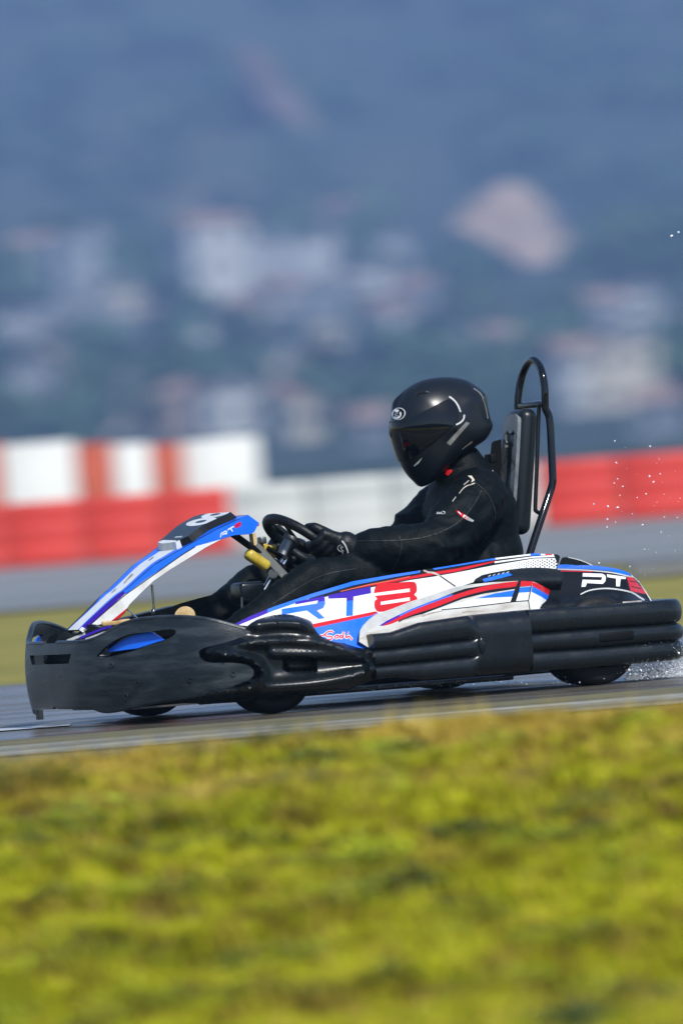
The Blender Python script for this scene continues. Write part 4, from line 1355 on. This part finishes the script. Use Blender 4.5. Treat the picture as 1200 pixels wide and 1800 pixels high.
Y1 = ground_pt(30, 1203).y; Y2 = ground_pt(30, 1070).y; Y3 = ground_pt(600, 950).y
print('ground Y', Y1, Y2, Y3)
ASPH = ramp_mat('wet_asphalt', [(.3, (.062, .056, .044)), (.5, (.100, .091, .072)), (.7, (.145, .134, .108))], 2.2, (.5, 1.6, 1), rough=.2, bump=.10, bscale=260, scale2=90, mix2=.35, rvar=(.12, .45), spec=.17)
ASPH2 = ramp_mat('far_asphalt', [(.3, (.155, .148, .125)), (.5, (.205, .197, .165)), (.7, (.26, .25, .215))], .5, (.25, 1.2, 1), rough=.3, bump=.08, bscale=60, scale2=3, mix2=.4, rvar=(.28, .5), spec=.25)
DIRT = ramp_mat('mossy_asphalt', [(.36, (.06, .06, .045)), (.45, (.115, .11, .078)), (.53, (.17, .16, .10)), (.62, (.20, .18, .07)), (.7, (.32, .32, .26))], 1.6, (.7, 5, 1), rough=.4, bump=.25, bscale=160, scale2=30, mix2=.3, rvar=(.55, .8), spec=.03)
GRASS = ramp_mat('yellow_green_grass', [(.36, (.045, .030, .008)), (.43, (.17, .115, .006)), (.48, (.30, .285, .002)), (.53, (.43, .46, .003)), (.60, (.56, .54, .02))], 2.4, (.8, 1.0, 1), rough=.7, scale2=13, mix2=.55, spec=.25)
DRY = ramp_mat('dry_verge', [(.34, (.17, .11, .03)), (.45, (.34, .24, .04)), (.55, (.50, .38, .05)), (.66, (.60, .50, .20))], 3, (.5, 3, 1), rough=.8, scale2=20, mix2=.4, spec=.2)
GRASS2 = ramp_mat('far_grass', [(.3, (.14, .13, .03)), (.5, (.23, .205, .04)), (.7, (.31, .265, .06))], 1.0, (.4, 1, 1), rough=.85, scale2=9, mix2=.4, spec=.2)
HILL = ramp_mat('hillside_scrub', [(.30, (.014, .028, .024)), (.48, (.030, .050, .036)), (.60, (.055, .070, .042)), (.72, (.14, .11, .085))], .012, (1, .5, 1), rough=.95, scale2=.06, mix2=.35, spec=.1, coord='Object')

def hill_h(x, y):
    if -140 <= y < -7.9: return -.62
    if y < -140: return -.62 + (-y - 140) * .16 + noise.noise(Vector((x * .02, y * .02, 5))) * min(6, (-y - 140) * .1)  # unseen rise behind the camera, added to darken horizon reflections
    if y < 850: return 0.0
    e = y - 850
    h = 40 * sst(0, 1, min(1, e / 720)) * (e / 720) ** .35 if e < 720 else 40 + (e - 720) * .165
    if e < 720: h = 40 * (e / 720) ** 1.25
    h += (noise.noise(Vector((x * .012, y * .006, 0))) * 7 + noise.noise(Vector((x * .035, y * .02, 3))) * 2.5) * min(1, e / 400)
    return max(h, 0)
xs = list(np.concatenate([np.linspace(-900, -180, 14)[:-1], np.linspace(-180, 180, 61), np.linspace(180, 900, 14)[1:]]))
ys = list(np.concatenate([np.linspace(-700, -140, 16)[:-1], [-140., -80., -30., -8.0, -7.6], np.linspace(-4, 108, 13)[:-1], np.linspace(108, 850, 10)[:-1], np.linspace(850, 2750, 110)]))
mb = MB().grid([[Vector((x, y, hill_h(x, y) - .03)) for x in xs] for y in ys])
for k, f in enumerate(mb.f):
    if sum(mb.v[i].y for i in f) / 4 > 108 or sum(mb.v[i].y for i in f) / 4 < -100: mb.m[k] = 1
ground = tag(mb.build('ground', [GRASS2, HILL], smooth=180), kind='structure')

def slab(name, y0, y1, z, m, x0=-70, x1=70, nx=1):
    mb = MB()
    mb.add([(x0, y0, z), (x1, y0, z), (x1, y1, z), (x0, y1, z)], [(0, 1, 2, 3)])
    return tag(mb.build(name, m), kind='structure')
YE = ground_pt(600, 1257).y
slab('track', YE - .25, Y1, 0.0, ASPH)
slab('far_track', Y2, Y3 + 18, -.012, ASPH2)
slab('track_edge', -8.6, YE, 0.004, DIRT)
# worn painted lines
PAINTW = ramp_mat('worn_white_line', [(.36, (.11, .105, .075)), (.50, (.15, .145, .11)), (.58, (.42, .43, .39)), (.8, (.56, .57, .53))], .8, (.8, 7, 1), rough=.6, scale2=22, mix2=.4, rvar=(.5, .7), spec=.05)
ya, yb = ground_pt(200, 1319).y, ground_pt(200, 1302).y
slab('edge_line', ya, yb, .008, PAINTW, -14, 14)
ya, yb = ground_pt(60, 1282.5).y, ground_pt(60, 1278.5).y
slab('guide_line', ya, yb, .004, M['lgrey'], -9, ground_pt(125, 1275).x)
yc = ground_pt(600, 1008).y
slab('far_line', yc, yc + .9, -.006, ramp_mat('pale_band', [(.3, (.17, .17, .155)), (.7, (.27, .27, .25))], .5, (.2, 1, 1), rough=.4), -60, 60)
# kerb at the far corner
KY = ground_pt(1150, 1008).y
mb = MB()
x0 = at_y(1110, 1010, KY).x
for k in range(9):
    a = x0 + k * .36
    mb.extrude([(a, KY, -.02), (a + .36, KY, -.02), (a + .36, KY, .05), (a, KY, .05)], (0, .9, 0), k % 2)
tag(mb.build('kerb', [M['sgrey'], M['red']], smooth=None), kind='structure')

# ---- near grass verge
def bare(x, y): return noise.noise(Vector((x * 4.2, y * 3.0, 21))) + .35 * noise.noise(Vector((x * 13, y * 9, 5))) > .40
def verge_z(x, y):
    u = sst(-7.0, -8.4, y)
    z = .128 * u - .012 * (1 - u)
    z -= .44 * max(0, min(1, (-8.5 - y) / 3.9)) ** 1.05
    n = noise.noise(Vector((x * 2.6, y * 1.6, 1))) * .028 + noise.noise(Vector((x * 8, y * 5, 4))) * .016 + noise.noise(Vector((x * 20, y * 14, 9))) * .006
    return z + n * u
xs = np.concatenate([np.linspace(-60, -8, 14)[:-1], np.linspace(-8, -1.4, 22)[:-1], np.linspace(-1.4, 1.4, 90), np.linspace(1.4, 8, 22)[1:], np.linspace(8, 60, 14)[1:]])
ys = np.concatenate([np.linspace(-40, -17, 30)[:-1], np.linspace(-17, -13.4, 40)[:-1], np.linspace(-13.4, -6.9, 240)])
mb = MB().grid([[Vector((x, y, verge_z(x, y))) for x in xs] for y in ys])
for k, f in enumerate(mb.f):
    if sum(mb.v[i].y for i in f) / 4 > -8.95 + noise.noise(mb.v[f[0]] * 1.7) * .9: mb.m[k] = 1
for k, f in enumerate(mb.f):
    if bare(mb.v[f[0]].x, mb.v[f[0]].y): mb.m[k] = 2
SOIL = ramp_mat('bare_soil', [(.35, (.035, .022, .010)), (.6, (.10, .066, .03))], 9, rough=.9, spec=.1)
tag(mb.build('verge', [GRASS, DRY, SOIL], smooth=180), kind='structure')
N = 200000
yy = -7.6 - 6.4 * rng.random(N) ** 1.0
hw = (yy + 30) * 600 / F_PX * 1.25 + .45
hw[150000:] = 4.5
xx = (rng.random(N) * 2 - 1) * hw
gv = np.zeros((N * 3, 3)); gm = np.zeros(N, dtype=np.int32)
for i in range(N):
    x, y = xx[i], yy[i]
    z = verge_z(x, y)
    cl = noise.noise(Vector((x * 3.1, y * 2.0, 7)))
    h = (.014 + .030 * rng.random()) * (1.0 + 1.3 * max(0, cl + .1))
    if y > -8.8: h *= .6
    if bare(x, y): h *= .25
    a = rng.random() * 6.283; w = .0035 + .005 * rng.random()
    l = h * (.3 + .9 * rng.random())
    ca, sa = math.cos(a), math.sin(a)
    gv[3 * i] = (x - w * sa, y + w * ca, z - .004); gv[3 * i + 1] = (x + w * sa, y - w * ca, z - .004); gv[3 * i + 2] = (x + l * ca, y + l * sa, z + h)
    gm[i] = 1 if y > -8.95 + .9 * cl + .5 * (rng.random() - .5) or i % 23 == 0 else 0
    if i % 23 == 0:      # dead stems
        gv[3 * i + 2, 2] += .02 + .03 * rng.random(); gv[3 * i:3 * i + 2, :2] = gv[3 * i:3 * i + 2, :2] * .6 + np.array([x, y]) * .4
# broad-leaved weeds growing in clumps
wv, wm = [], []
for c in range(150):
    y0 = -8.6 - 5.0 * rng.random(); x0 = (rng.random() * 2 - 1) * ((y0 + 30) * .0455 + .6); r0 = rng.uniform(.05, .17); tone = 2 if rng.random() < .6 else 3
    for k in range(int(1500 * r0)):
        a, d = rng.random() * 6.283, r0 * math.sqrt(rng.random())
        x, y = x0 + d * math.cos(a), y0 + d * math.sin(a)
        z = verge_z(x, y) + .01 + .05 * rng.random() * (1 - d / r0 * .6)
        b = rng.random() * 6.283; l, w = rng.uniform(.012, .03), rng.uniform(.005, .010)
        cb_, sb_ = math.cos(b), math.sin(b); up = rng.uniform(-.2, .7) * l
        wv += [(x - w * sb_, y + w * cb_, z), (x + w * sb_, y - w * cb_, z), (x + l * cb_, y + l * sb_, z + up)]; wm.append(tone)
gv = np.concatenate([gv, np.array(wv)]); gm = np.concatenate([gm, np.array(wm, dtype=np.int32)])
WEED = mat('dark_green_leaf', (.055, .105, .010), .6, var=.5, vscale=9)
LIME = mat('lime_leaf', (.36, .46, .012), .6, var=.3, vscale=9)
def tri_mesh(name, gv, n=3):
    me = bpy.data.meshes.new(name)
    k = len(gv) // n
    me.vertices.add(len(gv)); me.vertices.foreach_set('co', gv.ravel())
    me.loops.add(len(gv)); me.loops.foreach_set('vertex_index', np.arange(len(gv), dtype=np.int32))
    me.polygons.add(k); me.polygons.foreach_set('loop_start', np.arange(0, len(gv), n, dtype=np.int32))
    me.update(); me.validate()
    return me
me = tri_mesh('grass', gv)
me.polygons.foreach_set('material_index', gm)
tag(link('grass', me, [GRASS, DRY, WEED, LIME], smooth=None), 'yellow-green grass on the verge in front of the track', kind='stuff')

# ---- barrier blocks
def barrier_mesh(L, D, H, ribs=3):
    rows = []
    pr = []
    for r in range(ribs):
        z0, z1 = H * r / ribs, H * (r + 1) / ribs
        for k in range(7):
            t = k / 6
            pr.append((-D / 2 + .014 * (1 - math.sin(math.pi * t) ** .5), z0 + (z1 - z0) * t))
    loop = pr + [(-p[0], p[1]) for p in pr[::-1]]
    for x, s in ((-L / 2, .90), (-L / 2 + .03, 1), (L / 2 - .03, 1), (L / 2, .90)):
        rows.append([Vector((x, y * s, z)) for y, z in loop])
    mb = MB().grid(rows, close_v=True)
    mb.add(rows[0], [list(range(len(loop)))]); mb.add(rows[-1], [list(range(len(loop)))])
    return mb
RB = mat('faded_red_plastic', (.68, .05, .035), .5, var=.2, vscale=2.2, stretch=(.6, 1, 3))
GB = mat('weathered_grey_plastic', (.60, .61, .57), .55, col2=(.42, .45, .44), vscale=1.6, stretch=(.5, 1, 3), lo=.4, hi=.7)
WB = mat('white_painted_block', (.82, .83, .83), .5, var=.12, vscale=1.5)
OB = mat('sunbleached_red_block', (.56, .11, .06), .55, var=.3, vscale=1.5)
BZ = at_y(600, 838, Y3).z
edges = [(-130, 'r'), (14, 'r'), (152, 'r'), (287, 'r'), (412, 'g'), (550, 'g'), (690, 'g'), (825, 'g'), (955, 'r'), (1095, 'r'), (1235, None)]
lab = ['faded red barrier block at the very left, cut by the picture edge', 'faded red barrier block left of the nose panel, second from the left edge', 'faded red barrier block seen beyond the lower half of the nose panel',
       'faded red barrier block behind the race number, next to the first grey one', 'grey-white barrier block just beyond the end of the nose panel, beside a red one', 'grey-white barrier block behind the steering wheel and glove',
       'grey-white barrier block in front of the driver\'s chest, below the visor', 'grey-white barrier block hidden mostly behind the driver\'s shoulder', 'red barrier block right behind the roll hoop', 'red barrier block at the right edge beyond the spray']
protos = {}
for i, ((a, k), (b, _)) in enumerate(zip(edges, edges[1:])):
    xa, xb = at_y(a, 960 - (a - 600) * .0787, Y3).x, at_y(b, 960 - (b - 600) * .0787, Y3).x
    o = barrier_mesh(xb - xa - .025, .45, BZ).build('barrier_block', RB if k == 'r' else GB, smooth=40)
    o.location = ((xa + xb) / 2, Y3 + .225, -.012)
    tag(o, lab[i], 'barrier', 'plastic barrier blocks along the far track')
Y4 = 84.0
e2 = [(-66, 'o'), (3, 'w'), (134, 'o'), (200, 'w'), (266, 'o'), (322, 'w'), (458, None)]
lab2 = ['narrow red barrier panel at the left edge in the taller back row', 'wide white barrier panel at the left end of the taller back row', 'narrow orange-red barrier panel between the wide and the narrow white ones',
        'narrow white barrier panel between the two narrow red ones in the back row', 'narrow red barrier panel next to the last white one in the back row', 'wide white barrier panel at the right end of the taller back row']
for i, ((a, k), (b, _)) in enumerate(zip(e2, e2[1:])):
    xa, xb = at_y(a, 830, Y4).x, at_y(b, 830, Y4).x
    ztop = at_y((a + b) / 2, (775.5, 776, 777, 777, 778, 769)[i], Y4).z
    o = barrier_mesh(xb - xa - .02, .4, ztop, 1).build('tall_barrier', OB if k == 'o' else WB, smooth=40)
    o.location = ((xa + xb) / 2, Y4 + .2 + (0 if i < 5 else .1), -.012)
    tag(o, lab2[i], 'barrier', 'taller red and white barrier panels')

# ---- town on the hillside
def hill_hit(px, py):
    d = ray(px, py)
    t0 = None
    for y in np.arange(860, 2700, 6):
        p = CAM_P + d * ((y - CAM_P.y) / d.y)
        if p.z <= hill_h(p.x, y): return p
    return CAM_P + d * ((1600 - CAM_P.y) / d.y)
TONES = {'w': ((.50, .51, .50), 'pale grey'), 'c': ((.50, .46, .37), 'cream'), 'p': ((.56, .40, .36), 'pinkish'), 'b': ((.45, .33, .24), 'tan'), 'd': ((.27, .30, .32), 'blue-grey')}
HM = {k: mat('plaster_' + v[1].replace(' ', '_').replace('-', '_'), v[0], .8, var=.25, vscale=.3) for k, v in TONES.items()}
RF = mat('roof_concrete', (.30, .30, .30), .85, var=.3, vscale=.4)
RT = mat('roof_clay', (.30, .20, .16), .85, var=.3, vscale=.4)
WG = mat('window_glass', (.03, .04, .05), .15)
houses = [(378, 545, 118, 150, 'w', 'large pale apartment block high on the hillside at upper left'), (478, 505, 80, 78, 'w', 'pale house next to the large apartment block on the hill'), (562, 490, 86, 64, 'w', 'pale low house above the driver\'s gloves, high on the hillside'),
          (495, 560, 60, 50, 'w', 'small pale house below the two pale houses on the upper hillside'), (565, 565, 70, 56, 'd', 'blue-grey house below the pale low house on the upper hillside'), (150, 520, 110, 100, 'd', 'faint blue-grey block at the upper left of the town'), (60, 500, 90, 70, 'd', 'faint blue-grey house at the left edge of the upper town'),
          (160, 605, 100, 56, 'd', 'low blue-grey house in the left of the town, halfway up'), (222, 765, 80, 84, 'c', 'cream house above the narrow white barrier panel'), (322, 765, 42, 70, 'b', 'narrow tan house above the right white barrier panel'), (395, 765, 90, 74, 'w', 'pale house above the right white barrier panel'),
          (503, 695, 58, 70, 'c', 'small cream house above the race number, upper of the two'), (517, 782, 62, 78, 'c', 'cream house above the race number, lower of the two'), (612, 742, 56, 62, 'c', 'small cream house left of the helmet'), (560, 700, 50, 44, 'd', 'small blue-grey house between the cream houses left of the helmet'),
          (1020, 730, 90, 110, 'w', 'pale block right of the roll hoop'), (1095, 725, 120, 120, 'c', 'broad cream block at the right, above the red barrier'), (1165, 640, 90, 66, 'w', 'pale house near the right edge, higher than the cream block'), (1165, 770, 70, 60, 'd', 'blue-grey house at the right edge just above the red barrier'),
          (30, 720, 90, 60, 'd', 'blue-grey house at the left edge above the white barrier panel'), (692, 480, 46, 60, 'w', 'slim pale house high above the helmet'), (604, 402, 52, 36, 'p', 'small pinkish house highest on the hill'), (800, 655, 70, 46, 'c', 'cream house directly above the helmet'), (270, 610, 60, 50, 'd', 'small blue-grey house in the middle left of the town'), (880, 640, 50, 44, 'd', 'small blue-grey house left of the top of the roll hoop'), (655, 690, 44, 40, 'd', 'small blue-grey house just left of the visor')]
houses += [(105, 590, 56, 44, 'w', 'small pale house in the left of the town just above a low blue-grey one'), (430, 590, 54, 46, 'c', 'small cream house under the large apartment block'), (350, 640, 50, 50, 'w', 'small pale house in the middle of the town left of the cream pair'),
           (640, 520, 60, 46, 'w', 'pale house high above the helmet, right of the low pale house'), (735, 545, 56, 40, 'd', 'small blue-grey house between the helmet and the rock face'), (450, 700, 46, 52, 'w', 'slim pale house left of the upper small cream house'),
           (285, 690, 60, 56, 'w', 'pale house standing above the narrow tan house'), (120, 690, 66, 60, 'c', 'cream house above the wide white barrier panel at the left'), (90, 770, 60, 60, 'w', 'pale house touching the top of the leftmost white barrier panel'),
           (985, 620, 60, 50, 'w', 'pale house just right of the roll hoop top'), (1060, 590, 66, 50, 'd', 'blue-grey house above the broad cream block'), (1120, 560, 60, 44, 'w', 'pale house at the right, highest of its group'), (580, 620, 52, 44, 'c', 'small cream house in the centre of the town'),
           (690, 590, 50, 40, 'w', 'small pale house in the middle above the helmet'), (30, 610, 56, 44, 'w', 'small pale house at the left edge halfway up the town'), (215, 560, 60, 50, 'c', 'cream house left of the large apartment block'), (660, 790, 60, 50, 'd', 'blue-grey house just left of the helmet chin')]
for i, (px, py, w, h, k, lb) in enumerate(houses):
    p = hill_hit(px, py)
    sc = (p.y - CAM_P.y) / F_PX
    W, Hh, D = w * sc, h * sc, max(6.0, w * sc * .7)
    rz = rng.uniform(-.7, .7)
    z0 = min(hill_h(p.x, p.y), hill_h(p.x, p.y + D)) - .5
    r = tag(empty('house', (p.x, p.y + D / 2, z0), rz), lb, 'house', 'houses on the hillside')
    Hh += .5 + hill_h(p.x, p.y) - z0 - .5
    MB().box((0, 0, Hh / 2), (W, D, Hh)).build('wall', HM[k], r, smooth=None)
    m2 = MB()
    if i % 3 == 0:
        m2.add([(-W / 2 - .4, -D / 2 - .4, Hh), (W / 2 + .4, -D / 2 - .4, Hh), (W / 2 + .4, D / 2 + .4, Hh), (-W / 2 - .4, D / 2 + .4, Hh), (-W / 2 - .4, 0, Hh + 1.6), (W / 2 + .4, 0, Hh + 1.6)], [(3, 2, 1, 0), (0, 1, 5, 4), (2, 3, 4, 5), (1, 2, 5), (3, 0, 4)])
        m2.build('roof', RT, r, smooth=None)
    else:
        m2.box((0, 0, Hh + .15), (W + .5, D + .5, .3)); m2.box((W * .2, 0, Hh + 1.0), (W * .25, D * .3, 1.5))
        m2.build('roof', RF, r, smooth=None)
    nf = max(1, int(Hh / 3.2)); nc = max(2, int(W / 3.4))
    for a in range(nf):
        for b in range(nc):
            o = MB().box((-W / 2 + W * (b + .5) / nc, -D / 2 - .02, (a + .55) * Hh / nf), (1.2, .12, 1.3)).build('window', WG, r, smooth=None)
# bare rock faces
ROCK = ramp_mat('bare_rock', [(.3, (.20, .14, .10)), (.5, (.38, .28, .21)), (.7, (.48, .42, .36))], .12, (1, 1, .5), rough=.9, scale2=.6, mix2=.4)
ROCK2 = ramp_mat('brown_rock', [(.3, (.08, .06, .05)), (.6, (.17, .12, .10)), (.8, (.22, .17, .14))], .10, (1, 1, .5), rough=.9, scale2=.6, mix2=.4)
def outcrop(pts, m, label, py_ref):
    c = hill_hit(*py_ref)
    poly = []
    mbr = sheet(pts, lambda x, y, t: None or rock_pt(x, y, t, c.y), .01, step=16)
    mb = MB()
    mb.v, mb.f, mb.m = mbr.v, mbr.f, mbr.m
    return tag(mb.build('rock_outcrop', m, smooth=30), label, 'rock')
def rock_pt(x, y, t, Yc):
    # a bulging face set into the slope, its back buried
    p = at_y(x, y, Yc)
    b = noise.noise(p * .11) * 3.5 + noise.noise(p * .4) * 1.0
    if t: return at_y(x, y, Yc + 22) - Vector((0, 0, 6))
    q = Vector((p.x, Yc - 3 + b + (p.z - 40) * .25, p.z))
    return q
outcrop(spline([(795, 395), (850, 340), (900, 318), (945, 345), (985, 400), (1012, 445), (985, 465), (940, 482), (905, 452), (850, 425)], 2), ROCK, 'pale pinkish rock face on the hillside above the roll hoop', (930, 470))
outcrop(spline([(410, 80), (450, 75), (490, 120), (530, 180), (560, 240), (520, 235), (480, 190), (430, 130)], 2), ROCK2, 'brown rock streak high on the misty mountain', (500, 235))

# ---- wooded slope: read as one mass
crowns = []
vs = []
for i in range(2600):
    x = rng.uniform(-230, 230)
    y = 870 + 1750 * rng.random() ** 1.2
    if abs(x) > (y + 30) * .055 + 30: continue
    g = noise.noise(Vector((x * .03, y * .012, 11)))
    if g < -.12: continue
    crowns.append((x, y, hill_h(x, y), rng.uniform(2.2, 4.4)))
rects = []
for px, py, w, h, k, lb in houses:
    rects.append((px - w / 2 - 14, px + w / 2 + 14, py - h - 4, py + 6, hill_hit(px, py).y))
rects.append((830, 1012, 318, 490, hill_hit(930, 470).y)); rects.append((400, 570, 70, 250, hill_hit(500, 235).y))
def hides(x, y, z):
    d = Vector((x, y, z + 3)) - CAM_P
    q = F_PX / d.dot(FWD)
    u, v = 600 + d.dot(CAM_R) * q, 900 - d.dot(CAM_U) * q
    return any(a < u < b and c < v < e and y < yy_ + 2 for a, b, c, e, yy_ in rects)
crowns = [c for c in crowns if not hides(*c[:3])]
for x, y, z, r in crowns:
    n = 46
    d = rng.normal(size=(n, 3)); d /= np.linalg.norm(d, axis=1)[:, None]
    rad = r * (.72 + .38 * rng.random(n))
    c = d * rad[:, None]; c[:, 2] = c[:, 2] * 1.15 + r * 1.1
    c += np.array([x, y, z])
    for k in range(n):
        u = rng.normal(size=3); u /= np.linalg.norm(u); w = np.cross(u, d[k]); w /= np.linalg.norm(w) + 1e-9
        s = r * .42
        vs += [c[k] + u * s, c[k] + w * s, c[k] - u * s, c[k] - w * s]
WOOD = ramp_mat('wood_foliage', [(.3, (.014, .042, .030)), (.5, (.040, .088, .050)), (.7, (.10, .145, .06))], .035, (1, .6, 1), rough=.9, scale2=.3, mix2=.4, spec=.15)
tag(link('forest', tri_mesh('forest', np.array(vs), 4), WOOD, smooth=None), 'dark misty wood covering the hillside between the houses', kind='stuff')

# ---- water spray behind the rear wheel
def droplet_mesh(pts, rad):
    base_v = np.array([(0, 0, 1), (1, 0, 0), (0, 1, 0), (-1, 0, 0), (0, -1, 0), (0, 0, -1)], float)
    fs = [(0, 1, 2), (0, 2, 3), (0, 3, 4), (0, 4, 1), (5, 2, 1), (5, 3, 2), (5, 4, 3), (5, 1, 4)]
    out = []
    for p, r in zip(pts, rad):
        rot = np.linalg.qr(rng.normal(size=(3, 3)))[0]
        v = (base_v * r * rng.uniform(.7, 1.4, size=(1, 3))) @ rot.T + p
        for f in fs: out += [v[f[0]], v[f[1]], v[f[2]]]
    return tri_mesh('water_spray', np.array(out), 3)
pts, rad = [], []
def kw(px, py, y): return np.array(KM @ P(px, py, y))
for i in range(600):                       # churned water at the tyre
    px = 1095 + 150 * rng.random() ** .8
    top = 1150 - (px - 1095) * .10
    py = 1198 - 8 * rng.random() - (px - 1095) * .07 - (1188 - top) * rng.random() ** 1.8
    pts.append(kw(px, py, rng.uniform(.40, .70))); rad.append(.0012 + .0032 * rng.random() ** 2)
for i in range(15000):                       # fine mist at the tyre
    px = 1100 + 120 * rng.random() ** .9
    py = 1194 - (px - 1100) * .08 - 58 * rng.random() ** 2.2 + rng.normal() * 2
    pts.append(kw(px, py, rng.uniform(.30, .70))); rad.append(.0004 + .0008 * rng.random())
for i in range(110):                        # fine drops in the air
    px = 1090 + 120 * rng.random(); py = 1180 - 400 * rng.random() ** 1.7
    pts.append(kw(px, py, rng.uniform(-.4, .7))); rad.append(.0009 + .0020 * rng.random() ** 3)
for px, py in ((1080, 775), (1083, 813), (1085, 842), (1079, 849), (1094, 855), (1089, 871), (1135, 868), (1068, 890), (1043, 886), (1085, 892), (1067, 913), (1081, 918), (1066, 927), (1148, 847), (1160, 833), (1141, 837), (1167, 909), (1190, 910), (1180, 414), (1192, 408), (1129, 923), (1162, 936), (1052, 990), (1106, 996)):
    pts.append(kw(px, py, .3)); rad.append(rng.uniform(.0028, .0048))
for i in range(160):                        # drips from under the bumpers
    px = rng.uniform(640, 1110); py = 1192 + (900 - px) * .05 + 16 * rng.random()
    pts.append(kw(px, py, rng.uniform(.5, .68))); rad.append(.0008 + .0016 * rng.random())
WATER = mat('spray_water', (.90, .93, .95), .2, spec=.6, trans=.1)
tag(link('water_spray', droplet_mesh(pts, rad), WATER, smooth=None), 'white water spray and drops thrown up behind the rear wheel', kind='stuff')

# ---- misty air
hz = bpy.data.materials.new('misty_air'); hz.use_nodes = True
nt = hz.node_tree
nt.nodes.remove(nt.nodes['Principled BSDF'])
pv = nt.nodes.new('ShaderNodeVolumePrincipled')
pv.inputs['Color'].default_value = (.32, .49, .88, 1)
pv.inputs['Density'].default_value = .00042
pv.inputs['Anisotropy'].default_value = 0.0
nt.links.new(pv.outputs[0], nt.nodes['Material Output'].inputs['Volume'])
b = MB().box((0, 1025, 184), (1900, 3460, 372)).build('haze', hz, smooth=None)
tag(b, 'thin blue mist over the far hillside', kind='stuff')
